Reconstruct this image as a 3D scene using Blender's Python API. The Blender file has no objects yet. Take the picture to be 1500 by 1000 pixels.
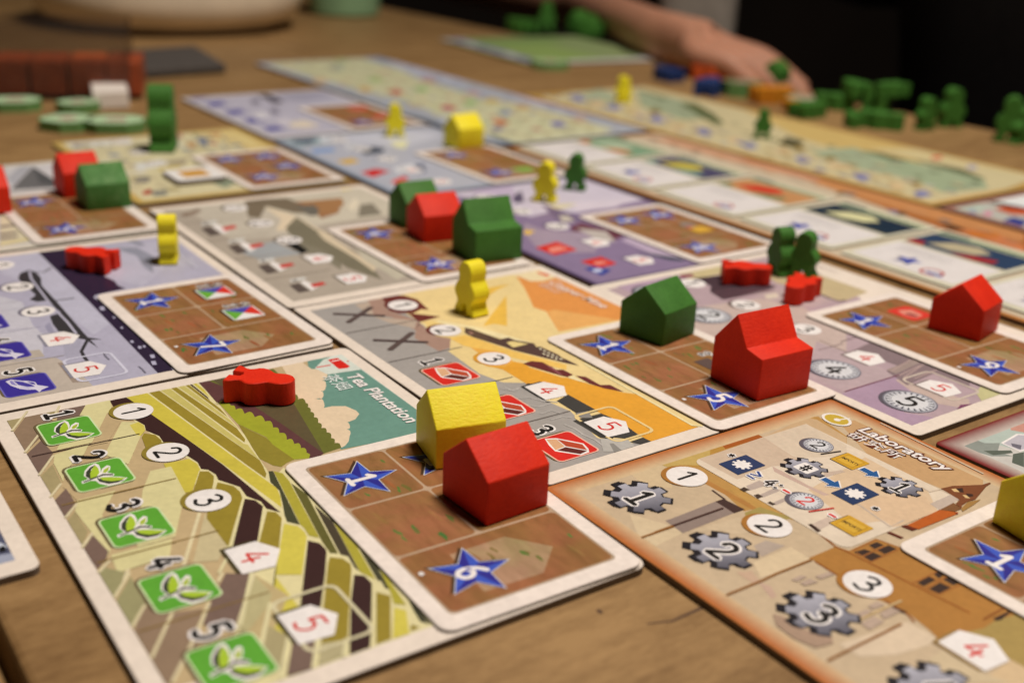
# A board game in play on a wooden table, close up: printed location boards, plot tiles,
# painted wooden houses and person-shaped pieces, with the far side of the table out of focus.
# Units: metres in the scene; board art is written in tenths of a millimetre in each board's own frame.
import bpy, bmesh, math, random
from mathutils import Vector, Matrix
from mathutils.geometry import tessellate_polygon

random.seed(7)
scene = bpy.context.scene
COL = scene.collection
MM = 0.001

# ------------------------------------------------------------------ camera
CAM_ROT = [[0.999002, -0.044667, -0.0], [0.016254, 0.363522, -0.931444], [0.041605, 0.930514, 0.363885]]
CAM_Z = 0.11330
LENS = 39.8889
cam_data = bpy.data.cameras.new('camera')
cam = bpy.data.objects.new('camera', cam_data)
COL.objects.link(cam)
cam.matrix_world = Matrix([CAM_ROT[0] + [0], CAM_ROT[1] + [0], CAM_ROT[2] + [CAM_Z], [0, 0, 0, 1]])
cam_data.lens = LENS
cam_data.sensor_width = 36.0
cam_data.clip_start = 0.01
cam_data.clip_end = 20.0
cam_data.dof.use_dof = True
cam_data.dof.focus_distance = 0.250
cam_data.dof.aperture_fstop = 11.0
scene.camera = cam

# ------------------------------------------------------------------ light: one warm lamp over the table in a dark room
scene.view_settings.view_transform = 'Standard'
scene.view_settings.look = 'None'
scene.view_settings.exposure = 0.0
scene.view_settings.gamma = 1.0
world = bpy.data.worlds.new('World')
scene.world = world
world.use_nodes = True
bgn = world.node_tree.nodes['Background']
bgn.inputs['Color'].default_value = (1.0, 0.80, 0.62, 1)
bgn.inputs['Strength'].default_value = 0.014

lamp = bpy.data.lights.new('ceiling_lamp', 'AREA')
lamp.shape = 'DISK'
lamp.size = 0.30
lamp.energy = 16.4
lamp.color = (1.0, 0.865, 0.76)
lamp_ob = bpy.data.objects.new('ceiling_lamp', lamp)
COL.objects.link(lamp_ob)
lamp_ob.location = (0.25, 0.34, 1.18)
lamp_ob.rotation_euler = (Vector((0.02, 0.32, 0)) - Vector(lamp_ob.location)).to_track_quat('-Z', 'Y').to_euler()

scene.cycles.max_bounces = 6
scene.cycles.use_denoising = True

# ------------------------------------------------------------------ measured frames (mm, radians) and art
FRAMES = {"tea": [-44.33, 201.6, -0.95319], "whale": [-117.59, 300.53, -0.94635], "gray": [-64.08, 379.13, -0.9433], "mine": [8.4, 280.91, -0.93869], "coin": [94.29, 312.45, -0.93871], "lilac": [25.62, 411.97, -0.9433], "lab": [79.21, 181.64, -0.94288], "peak": [-191.75, 400.07, -0.943], "cream": [-141.23, 483.69, -0.943], "blue": [-46.58, 511.6, -0.943], "dock": [-119.41, 611.96, -0.943], "left": [-151.26, 191.73, -0.943], "crimson": [168.49, 211.01, -0.943], "poster": [245.14, 436.53, -0.943], "stall": [-57.76, 691.3, -0.943], "orders": [118.45, 448.5, -0.943], "street": [125.78, 609.51, -0.943], "player": [22.66, 933.77, -1.04772]}
TILES = {"tea": [-10.23, 192.68, -0.96886], "whale": [-83.24, 291.88, -0.92593], "mine": [45.25, 273.22, -0.93907], "coin": [122.0, 302.31, -0.94561], "lab": [110.7, 172.66, -0.93883], "gray": [-30.74, 369.96, -0.9433], "lilac": [58.95, 402.8, -0.9433], "peak": [-158.41, 390.9, -0.943], "cream": [-107.89, 474.52, -0.943], "blue": [-13.24, 502.44, -0.943], "dock": [-86.07, 602.79, -0.943]}
HOUSES = [
 ["red", 0, -12.6, 198.7, -51.5, "small red house in front of the yellow house, on the nearest plot tile", 15.0, 15.0],
 ["yellow", 0, -19.9, 221.1, -67, "yellow house touching the back of the nearest red house", 13.5, 15.5],
 ["green", 0, 29.4, 294.7, -42, "small green house on the copper mine plot tile beside its star 1", 15.0, 15.0],
 ["red", 1, 50.4, 265.2, -56.5, "larger red house with a stepped roof, standing beside star 5", 15.0, 15.0],
 ["red", 0, 119.7, 309.0, -41, "small red house on the coin board plot tile, beside star 9", 15.0, 14.5],
 ["green", 1, -21.6, 365.4, -60, "larger green house with a stepped roof, in the middle row of three houses", 15.0, 15.0],
 ["red", 0, -38.9, 384.6, -60, "small red house between two green houses", 15.0, 15.0],
 ["green", 0, -46.8, 400.1, -57, "small green house behind the middle red house", 14, 14],
 ["green", 0, -163.0, 406.3, -55.5, "small green house with pale worn roof, in front of a red house far left", 16.5, 15.5],
 ["red", 0, -177.0, 421.4, -54, "red house behind the worn green house at the left", 15.5, 14],
 ["yellow", 0, -36.9, 536.8, -51, "yellow house standing alone on a far plot tile", 13.0, 14.5],
 ["yellow", 0, 96.2, 197.4, -64, "yellow house cut off by the right edge, beside star 1 of the laboratory tile", 15, 15],
 ["red", 0, -199.2, 390.3, -54, "red house cut off by the left edge of the photo", 15.0, 15.0]]
MEEPLES = [
 ["yellow", 1.0, "stand", -14.2, 304.9, -50.03, 0.0, "yellow person-shaped piece standing on the copper mine board"],
 ["yellow", 0.97, "stand", -112.1, 341.3, -78.03, 0.0, "yellow person-shaped piece seen edge-on, on the lavender fishing board"],
 ["green", 1.85, "stand", -164.7, 501.6, -80.03, 0.0, "large dark green person-shaped piece seen edge-on, at the far left"],
 ["yellow", 1.0, "stand", -61.3, 553.3, 14, 0.0, "yellow person-shaped piece on the pale blue board, left of the lone yellow house"],
 ["yellow", 1.0, "stand", 60.8, 682.9, 20, 0.0, "yellow person-shaped piece farthest away, on the long tan board"],
 ["green", 0.96, "stand", 125.2, 590.3, -8, 0.0, "small green person-shaped piece standing alone on the long tan board"],
 ["yellow", 1.0, "stand", 9.7, 437.4, -17.03, 0.0, "yellow person-shaped piece standing left of a green one on the lilac board"],
 ["green", 0.96, "stand", 22.6, 458.9, -14.030000000000001, 0.0, "green person-shaped piece standing right of a yellow one on the lilac board"],
 ["green", 1.0, "stand", 84.3, 357.2, -70.03, 0.0, "green person-shaped piece, left one of the touching pair"],
 ["green", 0.98, "stand", 92.3, 352.6, -32.03, 0.0, "green person-shaped piece, right one of the touching pair"],
 ["red", 1.0, "lie", -57.6, 241.3, 0, 0.0, "red person-shaped piece lying flat on the tea plantation board"],
 ["red", 1.0, "lie", -130.3, 330.8, 1, 0.0, "red person-shaped piece lying flat on the dark band of the lavender board"],
 ["red", 1.0, "lie", 73.8, 346.5, 2, 0.0, "red person-shaped piece lying flat left of the green pair"],
 ["red", 1.0, "lie", 87.6, 332.4, 3, 0.0, "red person-shaped piece lying flat in front of the green pair"]]
PLACES = {"bowl_front": [-298.9, 917.6], "bowl_left": [-410.3, 986.4], "bowl_right": [-268.8, 1128.2], "cup": [-177.5, 1116.2], "slate_a": [-271.6, 747.1], "slate_b": [-247.2, 726.8], "slate_c": [-199.7, 773.6], "slate_d": [-235.7, 853.3], "cube_a": [-281.0, 611.2], "cube_b": [-240.9, 622.0], "white_a": [-230.7, 609.3], "white_b": [-210.2, 608.2], "tok1": [-263.9, 590.1], "tok2": [-220.1, 547.7], "tok3": [-197.4, 549.6], "tok3b": [-231.7, 578.3], "robot": [-167.2, 509.3], "blue1": [98.1, 798.2], "blue2": [120.2, 745.6], "orange1": [115.3, 803.4], "green_on": [125.3, 850.0], "lanternblue": [151.9, 814.3], "misc": [141.1, 745.9], "gold1": [156.6, 723.6], "gold2": [158.7, 692.1], "greenpeak": [174.2, 808.2], "pale": [174.2, 715.5], "gp1": [169.0, 674.0], "gp2": [196.0, 708.9], "gp3": [221.1, 715.3], "gp4": [203.9, 648.1], "gp5": [189.1, 650.8], "gr1": [230.5, 646.2], "gr2": [248.3, 658.6], "gr3": [264.4, 619.1], "gr4": [273.0, 617.3], "pg1": [-6.2, 1044.8], "pg2": [18.4, 1054.6], "pg3": [52.8, 1025.4], "pg4": [37.1, 1062.1], "ptok": [18.2, 833.6], "edge_a": [191.5, 826.1], "edge_b": [285.8, 649.0], "arm_tip": [172.3, 868.3], "arm_low": [129.7, 958.0], "arm_mid": [78.0, 1024.7], "elbow": [6.1, 1107.7], "chip": [-131.8, 450.9], "th": -0.943, "grid0": [8.4, 280.91], "hand_tip": [161.2, 831.5, 8], "hand_knuckle": [134.3, 846.6, 15], "hand_wrist": [99.6, 926.3, 19.5], "arm_fore": [58.9, 1309.7, 8], "arm_elbow": [-123.0, 1598.0, 24], "panel": [157.9, 1083.4], "sitter": [350.7, 775.4], "scratch": [[106.1, -56.5], [107.8, -52.3], [107.6, -45.3]], "knot": [[98.6, -61.1], [99.5, -61.2]], "white_top": [[-225.2, 596.5], [-209.2, 605.5], [-239.5, 684.5], [-256.7, 676.1]], "slate_top": [[-239.7, 695.2], [-191.7, 741.4], [-235.7, 827.2], [-279.2, 773.1]]}
ART = {
 'tea': [
  ["p","c2a67a",[-564,-406,-564,406,564,406,564,66,496,-406]],
  ["p","e0d09a",[-564,-182,-564,27,-519,26,-431,25,-340,18,-234,14,-179,4,-125,-2,-31,-13,-66,26,-46,24,441,22,564,18,564,-325,464,-306,344,-221,88,-174,-127,-151,-159,-121,-291,-150,-425,-168]],
  ["p","3c2320",[-564,-184,-564,-146,-505,-133,-140,-77,103,-54,74,-72,43,-70,10,-86,-32,-83,-81,-109,-105,-105,-131,-111,-142,-122,-174,-118,-203,-124,-296,-148,-331,-146,-371,-162,-399,-156,-422,-162,-515,-187]],
  ["p","cdb945",[-564,-145,-564,-97,-112,-39,-37,-28,8,-22,42,-29,85,-45,-138,-75]],
  ["p","98822c",[-564,-93,-564,-68,-120,-4,-89,-9,-57,-16,-41,-25,-112,-35]],
  ["p","c8b766",[-564,-65,-564,-43,-208,-4,-199,2,-126,-4]],
  ["p","98822c",[-564,-40,-564,-27,-285,12,-226,7,-212,0]],
  ["p","c8b766",[-564,-23,-564,-8,-332,15,-284,14]],
  ["p","98822c",[-564,-5,-564,3,-400,18,-348,16]],
  ["p","3c2320",[-564,5,-564,10,-478,16,-454,14]],
  ["p","cdb945",[-564,14,-564,21,-520,24,-469,19]],
  ["p","6c9180",[-564,311,-564,406,-454,406,-453,406,-442,406,-177,406,-63,340,-80,164,-211,180,-355,227]],
  ["p","a9bcae",[-503,406,-177,406,-177,406,-447,403]],
  ["p","e3c7a4",[-564,241,-564,296,-537,297,-512,298,-506,309,-506,309,-510,318,-509,325,-502,327,-489,326,-471,322,-456,314,-444,307,-437,300,-435,294,-436,287,-434,291,-430,293,-423,293,-414,290,-403,285,-391,278,-382,272,-377,266,-378,261,-382,257,-379,260,-376,261,-370,261,-362,258,-354,255,-344,248,-338,242,-336,237,-339,233,-345,231,-343,237,-337,241,-328,241,-315,237,-299,231,-289,224,-288,245,-273,272,-240,282,-220,280,-199,259,-192,231,-192,231,-193,234,-192,237,-189,237,-184,236,-177,234,-170,231,-165,228,-162,225,-162,222,-163,219,-158,221,-152,222,-146,220,-138,216,-130,210,-107,196,-92,180,-87,169,-136,168,-195,173,-285,189,-334,200,-394,196,-468,222]],
  ["p","5f3a38",[-564,27,-564,64,-510,78,-265,105,-81,124,-63,93,-76,88,-83,92,-89,96,-94,97,-98,96,-102,94,-111,98,-119,100,-124,100,-127,97,-128,93,-138,97,-147,99,-152,98,-153,94,-153,89,-164,92,-173,94,-179,93,-180,89,-179,83,-193,89,-204,92,-212,92,-216,88,-218,83,-229,87,-238,90,-245,90,-248,87,-250,82,-264,87,-276,90,-284,90,-287,85,-288,79,-288,79,-304,83,-316,84,-322,82,-322,76,-319,68,-335,71,-346,72,-352,69,-351,63,-347,55,-362,58,-373,60,-379,58,-380,53,-378,46,-387,49,-395,51,-400,51,-403,48,-404,45,-422,47,-436,47,-441,43,-439,36,-432,26,-439,23,-522,27]],
  ["p","6b6a2c",[-562,52,-564,89,-564,124,-559,216,-516,215,-394,196,-394,196,-389,200,-383,201,-373,198,-360,192,-363,200,-361,205,-350,205,-334,200,-329,202,-323,201,-317,198,-310,194,-306,196,-301,196,-294,194,-285,189,-280,192,-274,192,-265,189,-255,183,-251,187,-245,188,-236,185,-224,179,-219,182,-213,182,-205,179,-195,173,-194,178,-190,181,-181,179,-170,174,-166,178,-160,179,-151,176,-140,170,-136,173,-130,174,-122,170,-113,165,-112,171,-108,174,-99,172,-87,168,-81,124,-265,105,-503,75]],
  ["p","5d4f34",[-564,61,-564,107,-493,161,-348,175,-81,124,-265,105]],
  ["p","9fa02c",[-432,26,-439,36,-441,43,-436,47,-422,47,-404,45,-403,48,-400,51,-395,51,-387,49,-378,46,-380,53,-379,58,-373,60,-362,58,-347,55,-351,63,-352,69,-346,72,-335,71,-319,68,-322,76,-322,82,-316,84,-304,83,-288,79,-288,79,-287,85,-284,90,-276,90,-264,87,-250,82,-248,87,-245,90,-238,90,-229,87,-218,83,-216,88,-212,92,-204,92,-193,89,-179,83,-180,89,-179,93,-173,94,-164,92,-153,89,-153,94,-152,98,-147,99,-138,97,-128,93,-127,97,-124,100,-119,100,-111,98,-102,94,-98,96,-94,97,-89,96,-83,92,-76,88,-86,59,-86,59,-173,48,-213,50,-305,22]],
  ["p","8f7f2e",[-302,22,-211,49,-173,48,-86,59,-80,39,-69,22,-84,10,-125,-2,-201,8]],
  ["p","d5d6c6",[-512,307,-466,316,-461,321,-450,403,-469,406,-562,406,-564,405,-564,379,-553,350]],
  ["p","d8261a",[-547,359,-547,387,-482,389,-474,378,-480,357]],
  ["p","efe9dc",[-535,363,-534,386,-530,385,-530,363]],
  ["p","d8261a",[-518,314,-515,352,-510,350,-512,312]],
  ["p","d8261a",[-516,397,-519,402,-511,401,-509,397]],
  ["p","46452c",[-65,-8,-61,0,162,-42,139,-58,114,-52,74,-38,22,-22,-20,-23]],
  ["p","aea037",[-60,1,-42,13,-5,11,223,-31,206,-44,177,-40,163,-41]],
  ["p","635c2b",[5,11,61,18,79,15,288,-25,280,-37,236,-32]],
  ["p","4a3f2e",[108,13,162,15,182,16,358,-19,344,-21,306,-14,293,-23]],
  ["p","aea037",[187,16,250,14,285,14,397,-7,362,-19]],
  ["p","46422d",[298,14,331,13,408,6,402,-5]],
  ["p","aea037",[355,18,398,14,491,1,477,-15,446,-4]],
  ["p","46422d",[333,12,340,19,436,-1,428,-5]],
  ["p","3c3a28",[468,14,558,8,544,-2,515,3]],
  ["p","cdb945",[-201,-180,-198,-151,-197,-128,-167,-121,-139,-125,-135,-129,-60,-170,-62,-184,-132,-187]],
  ["p","98822c",[-133,-128,-124,-113,-99,-111,-77,-120,-47,-135,-59,-169]],
  ["p","98822c",[-71,-114,-41,-93,-13,-90,13,-96,166,-184,161,-185,56,-184,28,-172,-57,-122]],
  ["p","3c2320",[18,-93,34,-78,63,-74,175,-132,177,-139,169,-177]],
  ["p","98822c",[85,-75,97,-62,122,-61,226,-113,184,-133]],
  ["p","d2c04e",[144,-66,166,-48,190,-46,207,-49,318,-110,294,-151,404,-155,466,-209,431,-218,253,-127]],
  ["p","3c2320",[221,-53,240,-39,263,-38,274,-41,336,-74,423,-124,400,-150,282,-86]],
  ["p","98822c",[292,-43,308,-26,331,-22,348,-29,528,-127,513,-166,427,-121,307,-54]],
  ["p","3c2320",[365,-32,377,-18,404,-18,512,-76,562,-105,562,-141,433,-73]],
  ["p","98822c",[432,-24,454,-9,560,-66,560,-93]],
  ["p","d2c04e",[487,-20,505,-7,563,-34,561,-63]],
  ["p","98822c",[543,-19,557,-11,558,-29]],
  ["p","c9b68a",[55,-183,163,-186,178,-200,202,-217,186,-257,30,-177]],
  ["p","a8966a",[-564,-406,-564,-372,-504,-406]],
  ["p","93785f",[-498,-406,-564,-368,-564,-325,-546,-328,-509,-319,-512,-357,-451,-360,-391,-406]],
  ["p","a8966a",[-564,-323,-564,-301,-542,-310,-551,-325]],
  ["p","7a6154",[-564,-295,-564,-238,-511,-267,-512,-314]],
  ["p","d9cb92",[-564,-237,-564,-183,-528,-189,-368,-278,-368,-350,-405,-332,-511,-266]],
  ["p","c2a67a",[-501,-207,-467,-211,-434,-199,-352,-250,-354,-284,-419,-250]],
  ["p","d9cb92",[-438,-194,-418,-163,-391,-162,-349,-180,-233,-242,-300,-271]],
  ["p","d3c055",[-419,-163,-396,-158,-370,-164,-349,-180,-359,-186,-413,-184]],
  ["p","98822c",[-358,-170,-339,-152,-307,-149,-292,-154,-273,-183,-293,-188,-342,-180]],
  ["p","7a6154",[-381,-406,-430,-366,-359,-359,-336,-373,-279,-406]],
  ["p","a8966a",[-267,-406,-308,-373,-220,-378,-181,-406]],
  ["p","d9cb92",[-350,-359,-366,-284,-321,-307,-272,-357,-223,-374,-312,-370]],
  ["p","d9cb92",[-183,-213,-181,-171,-61,-184,87,-255,88,-325,-111,-252]],
  ["p","c2a67a",[-259,-344,-201,-380,-135,-371,-137,-314]],
  ["p","d9cb92",[-135,-371,-137,-297,-58,-345,72,-367,97,-382,-5,-380,-95,-385]],
  ["p","7a6154",[-93,-406,-157,-406,-193,-376,-123,-376,-82,-406]],
  ["p","a8966a",[-67,-406,-93,-386,-8,-385,32,-406]],
  ["p","7a6154",[88,-406,44,-406,8,-380,77,-372,97,-382,124,-405]],
  ["p","d9cb92",[90,-372,91,-262,146,-285,151,-360,155,-380]],
  ["p","c2a67a",[13,-208,35,-186,181,-260,154,-286]],
  ["p","9d9468",[218,-406,135,-406,119,-397,163,-363,219,-406]],
  ["p","9d9468",[234,-405,175,-363,264,-367,318,-406]],
  ["p","93785f",[329,-405,274,-374,306,-339,386,-377,408,-405]],
  ["p","93785f",[437,-406,417,-405,314,-338,327,-292,414,-331,452,-369,487,-401,484,-406]],
  ["p","7a6154",[314,-272,248,-221,273,-185,407,-265,371,-308]],
  ["p","c0a877",[406,-255,272,-181,364,-156,484,-247]],
  ["p","bcae7e",[277,-181,346,-178,374,-195,423,-251,416,-264]],
  ["p","7a6154",[483,-201,495,-168,564,-207,561,-247]],
  ["p","b5a67c",[513,-167,527,-128,559,-151,562,-195]],
  ["p","ab9b70",[426,-219,469,-203,542,-243,523,-275]],
  ["l","dccaa0",0.55,[-592,-357,-506,-408]],
  ["l","dccaa0",0.55,[-587,-289,-545,-309]],
  ["l","dccaa0",0.55,[-460,-364,-389,-408]],
  ["l","dccaa0",0.55,[-346,-362,-274,-407]],
  ["l","dccaa0",0.55,[-216,-380,-173,-410]],
  ["l","dccaa0",0.6,[-122,-374,-80,-406]],
  ["l","dccaa0",0.6,[0,-379,40,-408]],
  ["l","dccaa0",0.6,[102,-374,135,-406]],
  ["l","dccaa0",0.6,[151,-360,180,-376]],
  ["l","ddcb9f",0.6,[164,-362,223,-405]],
  ["l","ddcb9f",0.6,[270,-369,319,-405]],
  ["l","ddcb9f",0.6,[314,-338,412,-404]],
  ["l","ddcb9f",0.6,[318,-277,409,-339,486,-397]],
  ["l","ddcb9f",0.6,[245,-226,267,-242]],
  ["l","ddcb9f",0.6,[273,-179,410,-266]],
  ["l","ddcb9f",0.6,[423,-221,455,-240]],
  ["l","ddcb9f",0.7,[29,-188,198,-280]],
  ["l","ddcf9e",0.7,[271,-183,403,-257]],
  ["l","ddcf9e",0.7,[371,-191,473,-251]],
  ["l","ddcf9e",0.7,[473,-204,561,-256]],
  ["l","ddcf9e",0.7,[497,-164,563,-203]],
  ["l","ddcf9e",0.7,[524,-127,563,-151]],
  ["l","ddcf9e",0.6,[203,-201,242,-231]],
  ["d","3a2420",-36.2],
  ["d","8a6c35",-12.9],
  ["d","8a6c35",10.4],
  ["d","8a6c35",33.7],
  ["t","Tea Plantation",-43.2,35.0,31.0,3.5,"f4efe6",0,0.12],
  ["t","\u8336\u7551",-45.3,29.6,9.6,4.2,"dfe4d8",0,0.0],
 ],
 'mine': [
  ["p","e9cb8c",[564,-406,-564,-406,-564,406,-331,406,564,144]],
  ["p","e1924a",[-564,314,-564,304,-561,307,-432,252,-341,206,-281,175,-233,186,-86,118,-73,325,-126,406,-508,406,-524,401]],
  ["p","e6a85f",[-231,189,-237,217,-101,312,-73,325,-86,118]],
  ["p","ebd3a4",[-564,296,-564,406,-475,406,-463,346,-482,309,-530,306]],
  ["p","d93522",[-554,386,-506,403,-493,386,-533,379]],
  ["p","e6b54c",[-492,139,-491,240,-463,171,-408,82]],
  ["p","e6b54c",[-408,166,-192,17,-223,-5,-224,-43]],
  ["p","f0d9a5",[-317,-194,-320,-128,-221,-57,-55,2,-126,-57,-242,-94]],
  ["p","a59b92",[-564,-406,-564,-215,-536,-174,-339,-181,-130,-212,-116,-218,-116,-227,53,-240,127,-221,158,-174,165,-176,276,-192,347,-179,487,-214,533,-201,564,-126,564,-406]],
  ["p","a98674",[-564,-220,-564,-194,-559,-169,-468,-210,-421,-200,-359,-180,-332,-185,-225,-201,-189,-171,-130,-212,-125,-249,-237,-256,-285,-224,-330,-183,-407,-230,-457,-265]],
  ["p","bba48f",[-553,-270,-555,-222,-438,-269,-399,-234,-350,-182,-301,-218,-371,-257,-452,-275]],
  ["p","6e2f28",[-564,-175,-564,-122,-553,-106,-504,-89,-409,-106,-425,-122,-408,-158,-425,-198,-462,-209,-510,-189]],
  ["p","6e2f28",[-416,-173,-347,-106,-338,-164,-338,-182]],
  ["p","efcb7d",[-333,-170,-329,-144,-228,-104,-191,-174,-223,-199]],
  ["p","edbd5f",[-191,-174,-191,-124,-33,-79,117,-12,143,-32,9,-105,-125,-171]],
  ["p","eaa94a",[-106,-161,-52,-166,-21,-197,20,-198,60,-171,158,-174,168,-157,74,-147,31,-119,-34,-105,-73,-134]],
  ["p","e59f33",[-6,-200,50,-160,31,-119,52,-104,85,-105,177,-73,196,-46,242,-41,326,1,348,21,398,26,402,20,554,16,564,25,564,-123,487,-120,434,-118,379,-125,266,-125,212,-107,184,-130,163,-175,158,-174,63,-173]],
  ["p","563e37",[-239,-93,-217,-82,-117,-59,-116,-31,-90,-27,-47,4,-23,-6,-19,5,49,12,96,4,74,10,139,13,108,-6,-57,-84,-33,-71,-167,-115,-204,-117]],
  ["p","e9cd85",[-89,-58,-89,-39,-51,-12,-50,-63]],
  ["p","a5776a",[-208,-102,-196,-96,-183,-101,-193,-108]],
  ["p","eadcb8",[-13,-4,-7,-1,1,-5,-4,-9]],
  ["p","eadcb8",[4,-4,10,0,18,-4,13,-8]],
  ["p","eadcb8",[21,-3,27,1,35,-3,29,-7]],
  ["p","eadcb8",[38,-2,44,2,52,-3,46,-6]],
  ["p","eadcb8",[55,-1,60,2,68,-2,63,-5]],
  ["p","eadcb8",[71,-1,77,3,85,-1,79,-5]],
  ["p","eadcb8",[20,-18,25,-14,34,-18,29,-22]],
  ["p","eadcb8",[36,-16,41,-12,49,-16,44,-20]],
  ["p","eadcb8",[51,-14,56,-10,64,-14,59,-18]],
  ["p","eadcb8",[66,-12,71,-8,79,-12,74,-16]],
  ["p","6a2d2b",[55,-106,51,-76,71,-56,130,-55,138,-40,177,-38,181,-59,163,-69,79,-101]],
  ["p","6a2d2b",[185,-36,204,-18,262,-19,274,3,324,4,282,-25,241,-37]],
  ["p","8e5155",[96,-60,105,-53,163,-62,162,-68]],
  ["p","f1dba6",[185,-62,182,-38,193,-44,235,-43,197,-58]],
  ["p","433f3a",[179,-198,163,-170,176,-159,185,-188,277,-193,284,-189,279,-198]],
  ["p","433f3a",[284,-172,268,-125,379,-122,379,-175,344,-173]],
  ["p","433f3a",[392,-207,391,-184,393,-124,420,-119,485,-118,533,-125,528,-158,507,-180,508,-193,492,-208,447,-206]],
  ["p","433f3a",[564,-152,542,-164,540,-124,564,-121]],
  ["p","433f3a",[505,-194,509,-185,529,-201,523,-207]],
  ["p","8d857d",[362,-177,368,-143,402,-157,388,-181]],
  ["p","b8afa4",[495,-211,531,-161,564,-168,564,-221,549,-246]],
  ["p","8f877e",[564,-228,525,-209,529,-201,564,-207]],
  ["l","bcb2a8",0.45,[155,-233,180,-230,177,-208]],
  ["l","bcb2a8",0.45,[266,-246,289,-231,290,-193]],
  ["l","bcb2a8",0.45,[362,-248,361,-215,377,-199]],
  ["l","bcb2a8",0.45,[396,-236,427,-229,464,-232]],
  ["l","bcb2a8",0.45,[224,-193,263,-202,292,-176]],
  ["l","bcb2a8",0.45,[457,-233,493,-225,529,-229]],
  ["l","b9afa6",0.4,[159,-246,186,-226,180,-209]],
  ["l","b9afa6",0.4,[221,-255,236,-217,275,-200]],
  ["l","b9afa6",0.4,[324,-249,322,-216,350,-205]],
  ["l","f2dca6",0.6,[134,33,341,25,552,18,566,35]],
  ["d","6b5f58",-35.6],
  ["d","6b5f58",-12.2],
  ["d","6b5f58",34.3],
  ["d","5a524b",11.0],
  ["t","Copper Mine",-44.79352347460078,34.9,27.125182694544087,3.4,"f3d3c0","d98a5a",0.12],
  ["t","\u9285\u5c71",-44.47574026102209,30.6,9.5,3.7,"efc2a6",0,0.0],
 ],
 'lab': [
  ["p","c8ad8b",[-556,-396,-556,390,201,390,268,-396]],
  ["p","b98a4a",[-556,-139,-556,131,-541,130,-556,253,-556,319,-553,330,-446,304,-286,109,-323,-156,-428,-131,-521,-156]],
  ["p","c9a67c",[-541,130,-556,243,-556,305,-542,313,-443,299,-413,263,-539,272,-535,197]],
  ["p","c4996a",[-500,345,-494,390,-151,390,-132,362,-172,278,-329,253]],
  ["p","a3561f",[-556,16,-556,130,-540,129,-542,12]],
  ["p","b8883c",[-556,-100,-556,14,-542,12,-540,-71,-504,-89,-521,-118]],
  ["p","b17a3e",[-522,-129,-315,-122,-319,-136,-418,-141,-480,-144]],
  ["p","c3a15a",[-556,-164,-556,-22,-536,-42,-537,-74,-514,-96,-538,-131,-524,-153]],
  ["p","bd8f4b",[-403,-116,-315,-125,-261,-102,-221,-84,-243,-72,-332,-68,-423,-57]],
  ["p","a69050",[-319,-158,-319,-115,-279,-100,-254,-90,-272,-194,-297,-178]],
  ["p","d0b48c",[-556,-166,-520,-154,-511,-187,-467,-215,-508,-256,-556,-250]],
  ["p","d5bb95",[-370,-396,-435,-360,-352,-318,-325,-320,-317,-396]],
  ["p","cdb391",[-324,-307,-312,-183,-286,-180,-258,-212,-274,-240,-292,-246]],
  ["p","d8bd97",[-181,-278,-181,-177,-133,-178,-129,-262,-139,-305]],
  ["p","917c70",[-377,-304,-382,-177,-357,-180,-341,-253]],
  ["p","917c70",[-378,-317,-371,-173,-329,-178,-325,-320]],
  ["p","45302a",[-382,-177,-381,-155,-327,-149,-328,-179]],
  ["p","45302a",[-420,-152,-420,-147,-377,-152,-380,-157]],
  ["p","b39e8c",[-221,-235,-223,-201,-190,-183,-186,-252]],
  ["p","c7a487",[-174,-330,-162,-303,-131,-313,-130,-331]],
  ["p","c3a089",[-131,-319,-109,-309,-82,-324,-82,-337]],
  ["p","ad7637",[-137,-178,-137,-101,-114,-92,-116,-12,-69,3,84,3,198,-8,168,-50,171,-75,175,-122,153,-187,126,-177,77,-167,47,-174,80,-172,44,-171,25,-175,-29,-195,-66,-176,-116,-175]],
  ["p","a88b4e",[168,-50,183,16,273,-128,238,-131,199,-105,158,-137,171,-92]],
  ["p","d9bfa0",[68,-340,90,-189,143,-185,151,-211,138,-281,110,-337]],
  ["p","cdb48f",[173,-246,172,-205,239,-203,282,-185,237,-257]],
  ["p","3c2a22",[-107,-44,-107,-20,-92,-18,-92,-45]],
  ["p","3c2a22",[-88,-44,-87,-10,-70,-8,-70,-43]],
  ["p","3c2a22",[-106,-89,-102,-62,-90,-57,-89,-88]],
  ["p","3c2a22",[-86,-85,-86,-57,-68,-53,-68,-86]],
  ["p","3c2a22",[20,-21,23,-1,33,0,36,-27]],
  ["p","3c2a22",[41,-22,44,-2,66,-2,63,-23]],
  ["p","3c2a22",[23,-72,22,-36,36,-36,37,-72]],
  ["p","3c2a22",[47,-71,45,-36,66,-33,66,-68]],
  ["l","a0612c",0.35,[-110,-86,-113,-12,-70,1]],
  ["l","a0612c",0.35,[-101,-85,-66,-88,-67,-7]],
  ["l","a0612c",0.35,[-87,-87,-89,-21]],
  ["l","a0612c",0.35,[-97,-49,-69,-47]],
  ["l","a0612c",0.35,[20,-78,20,0,69,-2]],
  ["l","a0612c",0.35,[27,-78,68,-70,69,-8]],
  ["l","a0612c",0.35,[43,-71,39,-4]],
  ["l","a0612c",0.35,[25,-34,64,-30]],
  ["l","96551f",0.45,[-402,-87,-232,-79,-208,-87,-138,-103,-109,-98,18,-85,131,-73]],
  ["l","96551f",0.45,[-122,-177,-65,-178,-36,-180]],
  ["l","96551f",0.45,[27,-169,78,-171,96,-179]],
  ["l","8a4f20",0.5,[156,-69,155,-3,196,-5]],
  ["p","3b2620",[163,-52,165,-13,168,-1,173,-44,170,-55]],
  ["p","4a2d22",[43,-173,71,-165,69,-176]],
  ["p","4a2d22",[47,-174,67,-168,75,-172,59,-178]],
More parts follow.
